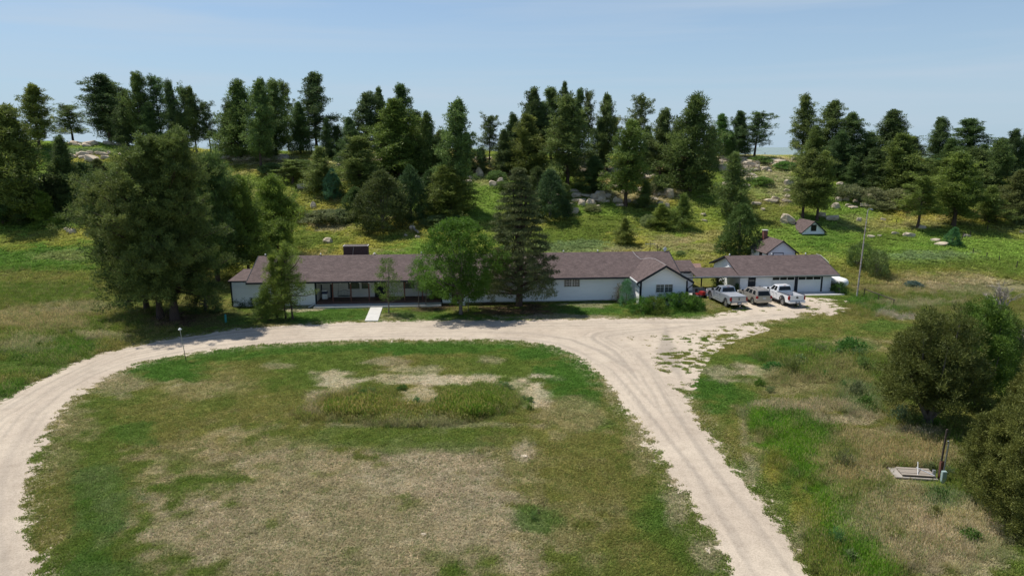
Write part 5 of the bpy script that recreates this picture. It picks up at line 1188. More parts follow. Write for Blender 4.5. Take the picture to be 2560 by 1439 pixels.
JUN = [
 (957, 575, 432, 62, 'J0', (0.85, 1.0, 0.95), 'large dark cone shaped juniper on the slope behind the house'),
 (834, 497, 425, 23, 'J1', (0.75, 1.6, 2.6), 'narrow blue green juniper beside the olive slope pine'),
 (1028, 552, 420, 42, 'J0', (0.55, 0.85, 1.0), 'dark cedar right of the large cone shaped juniper'),
 (1075, 530, 430, 36, 'J1', (0.55, 0.85, 0.95), 'dark cedar filling under the tall straight pine'),
 (890, 545, 470, 34, 'J1', (0.7, 0.95, 1.0), 'dark juniper left of the cone shaped juniper'),
 (1375, 545, 430, 46, 'J0', (0.55, 0.9, 1.1), 'dark grey green cedar directly behind the spruce'),
 (1342, 500, 420, 36, 'J1', (0.6, 0.85, 0.9), 'dark cedar behind the left side of the spruce'),
 (1848, 640, 516, 49, 'J0', (0.75, 1.05, 0.95), 'round dark cedar standing left of the small chimney shed'),
 (2378, 611, 568, 19, 'J1', (0.75, 1.5, 1.9), 'small leaning juniper on the right meadow by the fence post'),
 (2335, 470, 400, 30, 'J1', (0.6, 1.2, 1.6), 'blue green juniper inside the right hand wood'),
 (2225, 470, 395, 30, 'J1', (0.65, 1.3, 1.9), 'blue green juniper left inside the right hand wood'),
 (250, 470, 400, 30, 'J1', (0.7, 0.9, 0.9), 'dark juniper below the left terrace ledge'),
 (700, 545, 490, 60, 'J0', (0.75, 1.05, 0.9), 'dark rounded juniper right of the foreground pines'),
 (1650, 480, 440, 26, 'J1', (0.6, 1.0, 1.0), 'small dark juniper left of the broad skirted pine'),
]
for (bx_, by_, ty_, hwp, k, tint, lab) in TREES+JUN:
    pr, H0, R0 = PINES[k]; x, y, z = hit(bx_, by_)
    d = ray(bx_, ty_); ztop = CAM_H+(d[2]/d[1])*y; zc = y*CP-(z-CAM_H)*SP
    Hh = ztop-z; Rw = hwp*zc/F_PX*1.10
    rz = random.random()*6.28; jun = k[0] == 'J'
    t_ = tuple(c*(0.92+0.16*random.random()) for c in tint)
    place(pr, (x, y, z-0.15), Rw/R0, Rw/R0*random.uniform(0.9, 1.1), (Hh+0.15)/H0, rz, lab, 'juniper' if jun else 'pine tree', 'junipers on the hillside' if jun else 'pines on the hillside', t_, 0.18 if bx_ == 2378 else 0)

# bushes on the slope
BUSH = [(815, 552, 22, 50, 'S', (1, 1, 1.1)), (850, 556, 26, 30, 'S', (0.9, 1, 1.1)), (790, 548, 16, 24, 'S', (1, 1, 1.2)), (2148, 668, 52, 32, 'K', (0.6, .8, .5)), (2192, 694, 54, 33, 'K', (.65, .8, .55)), (1095, 560, 18, 40, 'S', (.8, 1, .9)), (1140, 562, 18, 34, 'S', (.7, 1, .8)), (1960, 420, 14, 24, 'S', (0.7, 1.2, .6)), (1905, 460, 14, 26, 'S', (0.8, 1.2, .6)),
 (2120, 495, 26, 40, 'S', (1, 1, 1.1)), (2180, 505, 28, 36, 'S', (1.05, 1, 1.15)), (2240, 512, 30, 50, 'S', (1.1, 1.05, 1.1)), (2170, 515, 16, 24, 'S', (.9, 1, .9)), (1640, 480, 22, 26, 'S', (1, 1, 1.1)), (1480, 528, 14, 22, 'S', (1.1, 1.1, 1)), (1240, 450, 18, 26, 'S', (.7, 1, .7)), (1258, 470, 14, 22, 'S', (.8, 1, .7)), (2283, 716, 12, 20, 'S', (.6, .8, 1.6)),
 (1690, 435, 20, 30, 'S', (.8, 1, .8)), (1900, 405, 12, 30, 'S', (.8, 1.1, .7)), (760, 420, 16, 30, 'S', (.7, .9, .7)), (680, 430, 18, 30, 'S', (.7, .9, .7)), (2545, 560, 16, 26, 'S', (.8, .9, .9)), (1622, 565, 22, 22, 'S', (1.2, 1.3, 1.3)), (2200, 520, 14, 30, 'S', (1, 1, 1)), (300, 470, 30, 50, 'S', (.6, .8, .7)), (1700, 640, 10, 14, 'S', (1, 1.2, .9))]
BL_ = ['grey green bush at the foot of the slope left of the juniper', 'wider grey green bush touching the dark juniper', 'small grey bush left of the two grey green bushes', 'tall bare topped bush just right of the tall pole, upper one', 'tall bare topped bush just right of the tall pole, lower one', 'low green bush right of the cone shaped juniper', 'low green bush behind the leafy yard tree', 'bright green bush under the slim right skyline pine', 'round green bush in the rocky meadow at upper right',
 'left grey green thicket below the right hand wood', 'middle grey green thicket below the right hand wood', 'right grey green thicket below the right hand wood', 'small bush in front of the middle thicket', 'grey bush beside the broad skirted pine', 'dry bush behind the pale centre boulders', 'dark green bush among the rocks left of the spruce top', 'small green bush just above the left centre boulders', 'small dark bluish bush alone in the dry right meadow',
 'green bush under the dense pine on the rocky slope', 'green bush on the skyline beside the open pine', 'dark bush below the tall isolated pine', 'dark bush below the bare trunk pine at left', 'dark bush at the far right meadow edge', 'pale green bush left of the two small bushy pines', 'bush right of the three thickets', 'dark brush behind the foreground pines', 'tiny bush behind the small lone pine']
for (bx_, by_, hpx, hwp, k, tint), lab in zip(BUSH, BL_):
    pr, H0, R0 = PINES[k]; x, y, z = hit(bx_, by_); zc = y*CP-(z-CAM_H)*SP
    place(pr, (x, y, z-0.1), hwp*zc/F_PX/R0, hwp*zc/F_PX/R0, hpx*1.15*zc/F_PX/H0, random.random()*6, lab, 'bush', 'bushes on the hillside', tint)

# ---- trees near the house
def near(data, name, leaf, bark, px, py, label, cat, tint=(1, 1, 1), rz=0.0, z=None, sc=1.0):
    p = proto(data, name, leaf, bark); x, y, zz = hit(px, py)
    if y < 95: zz = float(height(x, y))
    return place(p, (x, y, zz-0.05), sc, sc, sc, rz, label, cat, None, tint)
near(make_pine(301, 17.4, 5.2, 0.20, 'big', 220, 17, 70, 0.20, 0.085, 0.50, lean=-0.045, trunk_r=0.34, gap=0.15), 'pine_tree', M_pine, M_bark, 402, 798, 'huge foreground pine with leaning trunk left of the house', 'pine tree', (1.0, 0.95, 0.9), 2.2)
near(make_pine(302, 19.0, 5.0, 0.16, 'big', 240, 17, 70, 0.20, 0.085, 0.50, lean=0.01, trunk_r=0.42, gap=0.15), 'pine_tree', M_pine, M_bark, 437, 800, 'tallest foreground pine with thick upright trunk left of the house', 'pine tree', (1.0, 1.02, 0.9), 0.7)
near(make_pine(303, 15.0, 4.5, 0.16, 'big', 180, 13, 52, 0.28, 0.085, 0.58, lean=-0.13, trunk_r=0.28, gap=0.15), 'pine_tree', M_pine, M_bark, 368, 778, 'outer left pine of the foreground group, leaning to the left', 'pine tree', (0.95, 0.98, 0.95), 0.1)
near(make_pine(304, 16.5, 4.2, 0.14, 'big', 170, 12, 52, 0.30, 0.085, 0.62, lean=0.01, trunk_r=0.28, gap=0.15), 'pine_tree', M_pine, M_bark, 545, 705, 'pine behind the foreground group nearest the annex roof', 'pine tree', (0.9, 1.05, 0.95), 3.0)
near(make_pine(305, 13.6, 4.3, 0.16, 'full', 140, 10, 42, 0.32, 0.10, 0.62, trunk_r=0.22), 'pine_tree', M_pine, M_bark, 622, 690, 'green pine with two trunks behind the left end of the roof', 'pine tree', (1.3, 1.4, 0.85), 3.6)
near(make_pine(306, 11.5, 4.6, 0.12, 'full', 140, 10, 40, 0.32, 0.10, 0.62, trunk_r=0.20), 'pine_tree', M_pine, M_bark, 690, 640, 'wide low pine right of the foreground group behind the roof', 'pine tree', (1.35, 1.45, 0.85), 4.6)
near(make_pine(307, 15.5, 4.2, 0.1, 'full', 140, 10, 40, 0.32, 0.10, 0.62, trunk_r=0.2), 'pine_tree', M_pine, M_bark, 400, 620, 'pine filling the back of the foreground group', 'pine tree', (0.9, 1.0, 0.95), 5.0)
near(make_pine(311, 8.3, 2.6, 0.22, 'full', 70, 7, 40, 0.22, 0.04, 0.36, trunk_r=0.11), 'pine_tree', M_pine, M_bark, 732, 797, 'small pine with several thin trunks in front of the white wall', 'pine tree', (1.4, 1.45, 0.9), 1.0)
near(make_pine(312, 7.2, 1.4, 0.15, 'full', 60, 6, 40, 0.22, 0.04, 0.34, trunk_r=0.09), 'pine_tree', M_pine, M_bark, 694, 797, 'slimmer small pine left of the several trunked one', 'pine tree', (1.5, 1.5, 0.9), 2.0)
near(make_pine(313, 3.4, 1.6, 0.02, 'cone', 60, 7, 40, 0.22, 0.04, 0.34, trunk_r=0.07), 'pine_tree', M_pine, M_bark, 668, 803, 'bushy little pine at the drive edge, lowest of the three', 'pine tree', (1.2, 1.3, 0.85), 2.0)
near(make_pine(314, 6.6, 1.3, 0.25, 'full', 50, 6, 40, 0.22, 0.04, 0.34, trunk_r=0.09), 'pine_tree', M_pine, M_bark, 715, 797, 'thin pine stem between the small pines by the drive', 'pine tree', (1.4, 1.4, 0.9), 4.0)
# spruce: drooping tiers
sp = lumpy_crown(320, 16.2, 4.9, 0.14, lambda t: (1-t)**0.75*min(1, 0.88+t*1.5)+0.04, 1500, 50, 0.24, 0.07, 0.46, up=0.1, lump=0.22, trunk_r=0.36, shell=0.25, limbs=40, bare=0.2, flat=0.45, droop=0.35, layers=17)
near(sp, 'spruce_tree', M_spruce, M_bark, 1297, 767, 'tall tan green spruce with drooping tiers in front of the house', 'spruce tree', (0.80, 1.0, 0.66), 0.4)
lf = lumpy_crown(330, 10.8, 4.25, 0.20, lambda t: math.sin(math.pi*min(1, t*0.78+0.18))**0.62, 900, 50, 0.17, 0.11, 0.5, up=0.15, lump=0.3, trunk_r=0.19, shell=0.35, limbs=30, bare=0.2, flat=0.8, stems=1)
near(lf, 'deciduous_tree', M_leaf, M_bark2, 1152, 788, 'bright green leafy yard tree left of the spruce', 'leafy tree', (0.9, 0.95, 0.6), 0.4)
near(lumpy_crown(331, 6.4, 1.55, 0.28, lambda t: math.sin(math.pi*min(1, t*0.8+0.15))**0.6, 120, 36, 0.13, 0.065, 0.36, up=0.1, lump=0.4, trunk_r=0.07, shell=0.2, limbs=16, bare=0.3), 'deciduous_tree', M_leaf, M_bark2, 972, 784, 'thin young leafy tree with pale trunk right of the walkway', 'leafy tree', (1.1, 0.95, 0.9), 0.4)
near(lumpy_crown(332, 5.8, 1.3, 0.35, lambda t: math.sin(math.pi*min(1, t*0.8+0.15))**0.6, 80, 36, 0.13, 0.065, 0.36, up=0.1, lump=0.4, trunk_r=0.05, shell=0.2, limbs=14, bare=0.35), 'deciduous_tree', M_leaf, M_bark2, 1047, 770, 'left one of two thin saplings before the porch', 'sapling', (0.9, 0.95, 0.9), 0.4)
near(lumpy_crown(333, 5.8, 1.3, 0.35, lambda t: math.sin(math.pi*min(1, t*0.8+0.15))**0.6, 80, 36, 0.13, 0.065, 0.36, up=0.1, lump=0.4, trunk_r=0.05, shell=0.2, limbs=14, bare=0.35), 'deciduous_tree', M_leaf, M_bark2, 1064, 767, 'right one of two thin saplings before the porch', 'sapling', (0.9, 0.95, 0.9), 1.4)
near(lumpy_crown(334, 5.0, 1.1, 0.4, lambda t: math.sin(math.pi*min(1, t*0.8+0.15))**0.6, 60, 30, 0.13, 0.065, 0.36, up=0.1, lump=0.4, trunk_r=0.045, shell=0.2, limbs=14, bare=0.35), 'deciduous_tree', M_leaf, M_bark2, 1170, 780, 'thin sapling stem just right of the leafy yard tree trunk', 'sapling', (0.8, 0.9, 0.9), 1.4)
near(lumpy_crown(340, 3.2, 1.1, 0.0, lambda t: (1-t)**0.7+0.06, 130, 40, 0.13, 0.04, 0.26, up=0.5, trunk_r=0.07), 'spruce_tree', M_junip, M_bark2, 1565, 764, 'small blue green spruce at the corner of the gabled wing', 'spruce tree', (0.8, 1.75, 2.6), 0.4)
near(lumpy_crown(341, 2.3, 0.8, 0.0, lambda t: (1-t*t)**0.5, 50, 16, 0.12, 0.05, 0.3, up=0.5, trunk_r=0.03, limbs=40, stems=6), 'bush', M_brush, M_bark2, 1546, 757, 'dry brownish bush left of the small blue spruce', 'bush', (0.9, 0.6, 0.55), 0.4)
# hedge: spreading junipers, one plant each
for i, (bx_, by_, R_w, Hh, tn) in enumerate([(1602, 782, 1.5, 1.7, (0.6, 1.3, .6)), (1635, 783, 1.7, 1.75, (.8, 1.15, .55)), (1672, 775, 1.8, 1.9, (0.6, 1.3, .6)), (1708, 775, 1.8, 1.9, (0.68, 1.3, .6)), (1735, 772, 1.3, 1.4, (0.6, 1.2, .6))]):
    near(lumpy_crown(350+i, Hh, R_w, 0.0, lambda t: (1-t*t)**0.5, 130, 40, 0.16, 0.05, 0.34, up=0.45, lump=0.45, trunk_r=0.05), 'juniper_hedge', M_junip, M_bark2, bx_, by_, ['leftmost juniper of the dark hedge below the gabled wing', 'yellowish juniper second in the hedge below the wing', 'middle juniper of the hedge below the wing window', 'tall juniper fourth in the hedge below the wing', 'rightmost juniper of the hedge, nearest the silver pickup'][i], 'hedge plant', tn, i)
near(lumpy_crown(360, 1.9, 1.0, 0.0, lambda t: (1-t*t)**0.5, 60, 30, 0.16, 0.07, 0.34, up=0.5), 'bush', M_leaf, M_bark2, 1795, 722, 'round green bush behind the breezeway posts', 'bush', (0.9, 1, 1), 1)
near(lumpy_crown(361, 1.4, 0.6, 0.0, lambda t: (1-t*t)**0.5, 30, 30, 0.14, 0.06, 0.3, up=0.5), 'bush', M_leaf, M_bark2, 592, 768, 'dark shrub at the left corner of the white wall', 'bush', (0.5, 0.6, 0.6), 1)
near(lumpy_crown(362, 1.1, 0.5, 0.0, lambda t: (1-t*t)**0.5, 30, 30, 0.14, 0.06, 0.3, up=0.5), 'bush', M_leaf, M_bark2, 611, 768, 'small shrub second from the left corner of the wall', 'bush', (0.5, 0.6, 0.6), 1)
near(lumpy_crown(363, 1.1, 0.5, 0.0, lambda t: (1-t*t)**0.5, 30, 30, 0.14, 0.06, 0.3, up=0.5), 'bush', M_leaf, M_bark2, 634, 767, 'small shrub half hidden by the little pine at the wall', 'bush', (0.5, 0.6, 0.6), 2)
near(lumpy_crown(364, 2.6, 2.0, 0.0, lambda t: (1-t*t)**0.5, 150, 36, 0.2, 0.07, 0.4, up=0.5), 'bush', M_junip, M_bark2, 515, 778, 'wide dark bush in the shade left of the house', 'bush', (0.5, 0.8, 0.8), 2)
near(lumpy_crown(365, 1.3, 1.0, 0.0, lambda t: (1-t*t)**0.5, 60, 30, 0.16, 0.07, 0.34, up=0.5), 'bush', M_leaf, M_bark2, 2097, 733, 'dark green bush between garage and propane tank', 'bush', (0.6, 0.7, 0.7), 1)
near(lumpy_crown(366, 1.2, 0.45, 0.0, lambda t: (1-t*t)**0.5, 30, 30, 0.14, 0.06, 0.3, up=0.5), 'bush', M_leaf, M_bark2, 1841, 733, 'small dark shrub at the left front corner of the garage', 'bush', (0.5, 0.6, 0.6), 1)
# right foreground junipers
near(lobed_crown(370, 8.8, 4.4, 13, 84, 70, 0.17, 0.06, 0.36, base=0.10, trunk_r=0.27, point=0.6), 'juniper_tree', M_junip, M_bark2, 2318, 1064, 'large rounded brown green juniper with forked trunk at right', 'juniper', (0.85, 0.95, 0.75), 0.4)
near(lobed_crown(371, 8.6, 3.5, 9, 70, 66, 0.18, 0.065, 0.38, base=0.04, point=0.7), 'juniper_tree', M_junip, M_bark2, 2428, 1010, 'bright green juniper right of the large rounded one', 'juniper', (0.85, 1.35, 0.7), 0.4)
near(lobed_crown(372, 6.0, 3.4, 9, 64, 60, 0.19, 0.065, 0.40, base=0.02, point=0.7), 'juniper_tree', M_junip, M_bark2, 2470, 925, 'green juniper behind, reaching toward the dead tree', 'juniper', (0.8, 1.15, 0.75), 2.4)
near(lobed_crown(373, 7.6, 4.7, 16, 130, 84, 0.13, 0.045, 0.28, base=0.0, point=0.6), 'juniper_tree', M_junip, M_bark2, 2575, 1318, 'huge olive juniper filling the lower right edge', 'juniper', (0.95, 1.02, 0.8), 2.4)
near(lobed_crown(374, 5.8, 3.3, 10, 84, 66, 0.16, 0.055, 0.34, base=0.0, point=0.6), 'juniper_tree', M_junip, M_bark2, 2600, 1110, 'olive juniper on the right edge above the huge one', 'juniper', (1.05, 1.08, 0.85), 1.4)

# dead trees
def dead_tree(seed, H, nb=26, spread=0.5):
    rs = np.random.default_rng(seed); mb = MB()
    def grow(p, d, L, r, depth):
        q = p+d*L*0.5+Vector(rs.normal(0, 0.05*L, 3)); e = q+d*L*0.5+Vector(rs.normal(0, 0.07*L, 3)); mb.tube([p, q, e], [r, r*0.75, r*0.5], 5, cap=False)
        if depth == 0: return
        for k in range(3 if depth > 1 else 4):
            s = rs.random(); b = p.lerp(e, 0.45+0.55*s); dd = (d+Vector(rs.normal(0, spread, 3))).normalized(); dd.z = abs(dd.z)*0.8+0.1; grow(b, dd.normalized(), L*(0.55+0.25*rs.random()), r*0.58, depth-1)
    for s in range(3): grow(Vector((rs.normal(0, .1), rs.normal(0, .1), 0)), Vector((rs.normal(0, .35), rs.normal(0, .35), 1)).normalized(), H*0.40, 0.13, 4)
    return mb
for px_, py_, H_, lb in ((2500, 800, 4.6, 'bare dead tree with many grey twigs at the right edge'), (2556, 870, 2.6, 'bleached bare branches on the right edge below the dead tree')):
    x, y, z = hit(px_, py_); r = empty('dead_tree', (x, y, z-0.1)); tag(r, lb, 'dead tree'); dead_tree(int(px_), H_).build('branches', M_deadw, r, fixn=False)
x, y, z = hit(2490, 790); 
near(lumpy_crown(380, 1.6, 0.9, 0.0, lambda t: (1-t*t)**0.5, 60, 30, 0.16, 0.09, 0.34, up=0.6), 'bush', M_leaf, M_bark2, 2488, 785, 'bright leafy shrub at the foot of the bare dead tree', 'bush', (1.2, 1.2, 1), 1)
for i, (a, b, L_, rz_, lb) in enumerate([((838, 388), None, 5.5, -0.9, 'bleached fallen pine log on the ledge below the isolated pine'), ((905, 432), None, 4.5, -0.3, 'bleached fallen log in front of the olive slope pine'), ((1036, 580), None, 4.0, -1.1, 'fallen grey log running downhill above the roof')]):
    x, y, z = hit(*a); mb = MB(); mb.tube([(-L_/2, 0, 0.9), (0, 0, 0.35), (L_/2, 0, 0.1)], [0.05, 0.14, 0.2], 7).tube([(-L_/3, 0, .6), (-L_/2.4, .5, 1.3)], [0.05, 0.02], 5).tube([(0, 0, .35), (-0.5, -.4, 1.2)], [0.05, 0.02], 5)
    o = mb.build('fallen_log', M_deadw, None, fixn=False); o.location = (x, y, z); o.rotation_euler = (0, 0, rz_); tag(o, lb, 'log')

# ------------------------------------------------------------------ rocks
def rock_mesh(seed, slab=False):
    rs = np.random.default_rng(seed); bm = bmesh.new()
    for i in range(26):
        p = rs.normal(size=3); p /= np.linalg.norm(p); p *= (0.8+0.25*rs.random())
        if slab: p[2] = np.clip(p[2]*1.4, -1, 0.75+0.1*rs.random())
        bm.verts.new(p)
    r = bmesh.ops.convex_hull(bm, input=bm.verts); bmesh.ops.delete(bm, geom=[v for v in bm.verts if not v.link_faces], context='VERTS')
    bmesh.ops.bevel(bm, geom=list(bm.edges), offset=0.07, segments=2, affect='EDGES', clamp_overlap=True)
    bmesh.ops.subdivide_edges(bm, edges=list(bm.edges), cuts=1, use_grid_fill=True)
    for v in bm.verts: v.co += Vector(rs.normal(0, 0.014, 3))
    me = bpy.data.meshes.new('boulder'); bm.to_mesh(me); bm.free(); me.materials.append(M_rock); return me
RM = [rock_mesh(i, i % 2 == 1) for i in range(8)]
# px, py(base), width px, height px, slab?, label
ROCKS = [(820, 607, 28, 15, 0, 'lone pale boulder in the grass just left of the chimney'), (1970, 556, 42, 28, 0, 'big pale boulder directly left of the root cellar'), (1432, 532, 34, 14, 1, 'long pale boulder below the small green pine at centre'), (1455, 514, 22, 18, 0, 'pale boulder left in the centre boulder group'), (1476, 512, 24, 20, 0, 'upright pale boulder in the centre boulder group'), (1492, 526, 20, 16, 0, 'low pale boulder front of the centre group'), (1500, 498, 34, 26, 0, 'grey boulder behind the centre group'), (1235, 465, 26, 16, 0, 'pale boulder left of the spruce tip'), (1252, 462, 22, 20, 0, 'pale boulder touching the spruce tip'), (1200, 440, 24, 26, 0, 'tall pale rock above the boulders left of the spruce'),
 (1495, 442, 36, 16, 1, 'large flat slab under the central pines'), (1672, 492, 30, 26, 0, 'dark grey boulder left of the broad skirted pine'), (1640, 462, 22, 12, 0, 'boulder on bare ground above the grey one'), (1655, 468, 20, 10, 1, 'slab right of the bare ground boulder'), (1650, 512, 20, 12, 0, 'boulder below the dark grey one'), (1668, 520, 14, 14, 0, 'small boulder beside the two bushy pines'), (1505, 505, 24, 12, 1, 'slab right of the centre boulder group'), (1545, 505, 30, 16, 0, 'boulder left of the large olive pine trunk'), (1595, 508, 28, 14, 0, 'boulder right of the large olive pine trunk'), (758, 472, 34, 10, 1, 'flat slab beside the low umbrella pine'), (783, 522, 16, 22, 0, 'upright boulder at the left end of the grey bushes'), (232, 403, 56, 12, 1, 'long flat ledge rock under the left terrace'), (195, 520, 34, 18, 0, 'boulder behind the left foreground pines'), (180, 583, 26, 10, 1, 'low rock at the left meadow edge'), (168, 577, 20, 8, 1, 'smaller rock left of the low meadow edge rock'),
 (2115, 500, 18, 12, 0, 'pale boulder at the foot of the left thicket'), (2090, 523, 26, 18, 0, 'grey boulder right of the pine pair'), (2052, 545, 26, 16, 0, 'boulder at the foot of the right pair pine'), (2080, 549, 40, 10, 1, 'flat rock right of the pine pair'), (2148, 553, 14, 12, 0, 'round pale boulder in the meadow above the tall pole'), (2208, 553, 14, 6, 1, 'small flat rock right of the round pale boulder'), (2178, 595, 20, 6, 1, 'flat rock right of the tall pole, left one'), (2198, 592, 14, 5, 1, 'small flat rock beside the left flat one'), (2238, 587, 22, 6, 1, 'flat rock in the middle of the right meadow'), (2272, 592, 30, 10, 1, 'larger tilted slab in the middle of the right meadow'), (2338, 604, 26, 10, 0, 'long tilted boulder left of the small leaning juniper'), (2352, 612, 44, 5, 1, 'thin flat rock below the tilted boulder'), (2418, 592, 26, 6, 1, 'flat rock right of the small leaning juniper'), (2302, 572, 24, 12, 0, 'boulder at the spreading pine trunk'), (2554, 582, 10, 8, 0, 'small boulder at the far right edge'), (2100, 465, 20, 10, 0, 'pale rock in the shade of the right wood'), (2165, 440, 22, 10, 1, 'pale slab under the big rounded pine'),
 (1858, 436, 40, 10, 1, 'wide ledge slab on the upper right centre slope'), (1880, 442, 18, 7, 1, 'small slab just below the wide ledge slab'), (1945, 408, 50, 10, 1, 'long ledge slab near the skyline right of centre'), (1915, 424, 30, 6, 1, 'thin slab under the long skyline ledge'), (1865, 468, 22, 9, 0, 'rock right of the cone shaped pine'), (1812, 428, 30, 8, 1, 'pale slab above the cone shaped pine'), (1970, 495, 22, 12, 0, 'pale rock left of the pine pair, lower'), (1968, 480, 20, 9, 0, 'pale rock left of the pine pair, middle'), (1972, 462, 26, 10, 1, 'pale slab left of the pine pair, upper'), (1908, 526, 12, 5, 1, 'small flat stone above the big pale boulder'), (1758, 538, 18, 4, 1, 'flat stone right of the two bushy pines'), (1760, 553, 20, 4, 1, 'lower flat stone right of the two bushy pines'), (1030, 575, 16, 12, 0, 'pale stone at the upper end of the downhill log'), (1045, 596, 14, 10, 0, 'pale stone at the lower end of the downhill log'), (938, 641, 14, 5, 1, 'flat stone just right of the chimney'), (1015, 592, 12, 6, 0, 'small stone left of the downhill log')]
LED = ['weathered sandstone ledge piece along the rocky band below the skyline']
rr = random.Random(5)
for _ in range(230):
    seg = rr.choice([(560, 720, 392, 402), (850, 1000, 398, 420), (1000, 1300, 395, 430), (1040, 1240, 420, 470), (1420, 1660, 395, 470), (1560, 1660, 470, 510), (1780, 1990, 398, 425), (1380, 1560, 480, 515), (180, 320, 360, 366), (180, 320, 385, 400), (1800, 2000, 420, 520), (1780, 1990, 395, 430), (1380, 1680, 400, 450), (2080, 2330, 490, 520)])
    px_ = rr.uniform(seg[0], seg[1]); py_ = rr.uniform(seg[2], seg[3]); ROCKS.append((px_, py_, rr.uniform(9, 44), rr.uniform(4, 11), rr.random() < 0.7, None))
for i, (a, b, w_, h_, sl_, lb) in enumerate(ROCKS):
    x, y, z = hit(a, b); zc = y*CP-(z-CAM_H)*SP; k = zc/F_PX
    me = RM[(i*3+(1 if sl_ else 0)) % 8 if not sl_ else ((i*2+1) % 8)]
    o = bpy.data.objects.new('boulder', me); COL.objects.link(o); sx = w_*k*0.58; sz = max(h_*k*(0.7 if not sl_ else 0.95), 0.32)
    o.scale = (sx, sx*rr.uniform(0.5, 0.8), sz); o.location = (x, y, z+sz*0.25); o.rotation_euler = (rr.uniform(-.15, .15), rr.uniform(-.15, .15), rr.uniform(-0.4, 0.4))
    tag(o, lb or LED[0], 'rock', 'sandstone rocks on the hillside' if lb else 'ledge rocks below the skyline')
x, y, z = onz(1300, 1139)

# ------------------------------------------------------------------ grass (stuff)
def blades(seed, n, h, spread, w, lean=0.35, heads=False):
    rs = np.random.default_rng(seed); V = []; F = []; cv = []
    for i in range(n):
        a = rs.random()*6.28; r = spread*math.sqrt(rs.random()); p = np.array((r*math.cos(a), r*math.sin(a), 0))
        d = np.array((rs.normal(0, lean), rs.normal(0, lean), 1)); d /= np.linalg.norm(d); hh = h*(0.55+0.6*rs.random())
        s = rs.normal(size=3); s[2] = 0; s /= np.linalg.norm(s); m = p+d*hh*0.55; e = p+d*hh+np.array((d[0], d[1], -0.3))*hh*0.3
        b = len(V); V += [p-s*w/2, p+s*w/2, m+s*w*0.4, m-s*w*0.4, e]; F += [(b, b+1, b+2), (b, b+2, b+3), (b+3, b+2, b+4)]; cv += [0.2]*2+[0.45]*2+[0.6]
        if heads and i % 2 == 0:
            b = len(V); V += [e-s*w*0.9, e+s*w*0.9, e+np.array((0, 0, h*0.22))]; F += [(b, b+1, b+2)]; cv += [1, 1, 1]
    return np_mesh('tuft', np.array(V), np.array(F), {'cv': ('FLOAT', np.array(cv))})
def grass_mat():
    m, nt, b = nmat('grass_blades')
    a = nt.nodes.new('ShaderNodeAttribute'); a.attribute_type = 'INSTANCER'; a.attribute_name = 'tc'
    c = nt.nodes.new('ShaderNodeAttribute'); c.attribute_name = 'cv'
    r = ramp(nt, (0.0, 0.6, 1.0), ((0.85, 0.85, 0.85), (1.3, 1.3, 1.25), (1.7, 1.6, 1.4))); nt.links.new(c.outputs['Fac'], r.inputs['Fac'])
    mx = nt.nodes.new('ShaderNodeMixRGB'); mx.blend_type = 'MULTIPLY'; mx.inputs['Fac'].default_value = 1
    nt.links.new(a.outputs['Color'], mx.inputs['Color1']); nt.links.new(r.outputs['Color'], mx.inputs['Color2'])
    nt.links.new(mx.outputs['Color'], b.inputs['Base Color']); b.inputs['Roughness'].default_value = 0.8; b.inputs['Specular IOR Level'].default_value = 0.15
    tr = nt.nodes.new('ShaderNodeBsdfTranslucent'); nt.links.new(mx.outputs['Color'], tr.inputs['Color'])
    ms = nt.nodes.new('ShaderNodeMixShader'); ms.inputs['Fac'].default_value = 0.45
    nt.links.new(b.outputs['BSDF'], ms.inputs[1]); nt.links.new(tr.outputs['BSDF'], ms.inputs[2]); nt.links.new(ms.outputs['Shader'], nt.nodes['Material Output'].inputs['Surface'])
    return m
M_grass = grass_mat()
def scatter(name, X, Y, scale, col, tuft_me, label=None):
    Z = height(X, Y); n = len(X)
    me = bpy.data.meshes.new(name); me.vertices.add(n); me.vertices.foreach_set('co', np.stack([X, Y, Z], 1).astype(np.float32).ravel())
    at = me.attributes.new('tc', 'FLOAT_COLOR', 'POINT'); at.data.foreach_set('color', np.concatenate([col, np.ones((n, 1))], 1).astype(np.float32).ravel())
    at = me.attributes.new('sc', 'FLOAT_VECTOR', 'POINT'); at.data.foreach_set('vector', scale.astype(np.float32).ravel())
    rot = np.zeros((n, 3), np.float32); rot[:, 2] = rng.random(n)*6.28
    at = me.attributes.new('rt', 'FLOAT_VECTOR', 'POINT'); at.data.foreach_set('vector', rot.ravel())
    o = link_mesh(name, me, None); tag(o, kind='stuff')
    tuft_me.materials.append(M_grass) if not tuft_me.materials else None
    src = bpy.data.objects.new('tuft_source', tuft_me)     # never linked to the scene: only the scattered copies show
    ng = bpy.data.node_groups.new('scatter_'+name, 'GeometryNodeTree')
    ng.interface.new_socket('Geometry', in_out='INPUT', socket_type='NodeSocketGeometry'); ng.interface.new_socket('Geometry', in_out='OUTPUT', socket_type='NodeSocketGeometry')
    N = ng.nodes; Lk = ng.links; gi = N.new('NodeGroupInput'); go = N.new('NodeGroupOutput'); ip = N.new('GeometryNodeInstanceOnPoints'); oi = N.new('GeometryNodeObjectInfo'); oi.inputs['Object'].default_value = src
    def attr(nm): a = N.new('GeometryNodeInputNamedAttribute'); a.data_type = 'FLOAT_VECTOR'; a.inputs['Name'].default_value = nm; return a.outputs['Attribute']
    Lk.new(gi.outputs[0], ip.inputs['Points']); Lk.new(oi.outputs['Geometry'], ip.inputs['Instance']); Lk.new(attr('sc'), ip.inputs['Scale']); Lk.new(attr('rt'), ip.inputs['Rotation']); Lk.new(ip.outputs[0], go.inputs[0])
    md = o.modifiers.new('scatter', 'NODES'); md.node_group = ng
    return o

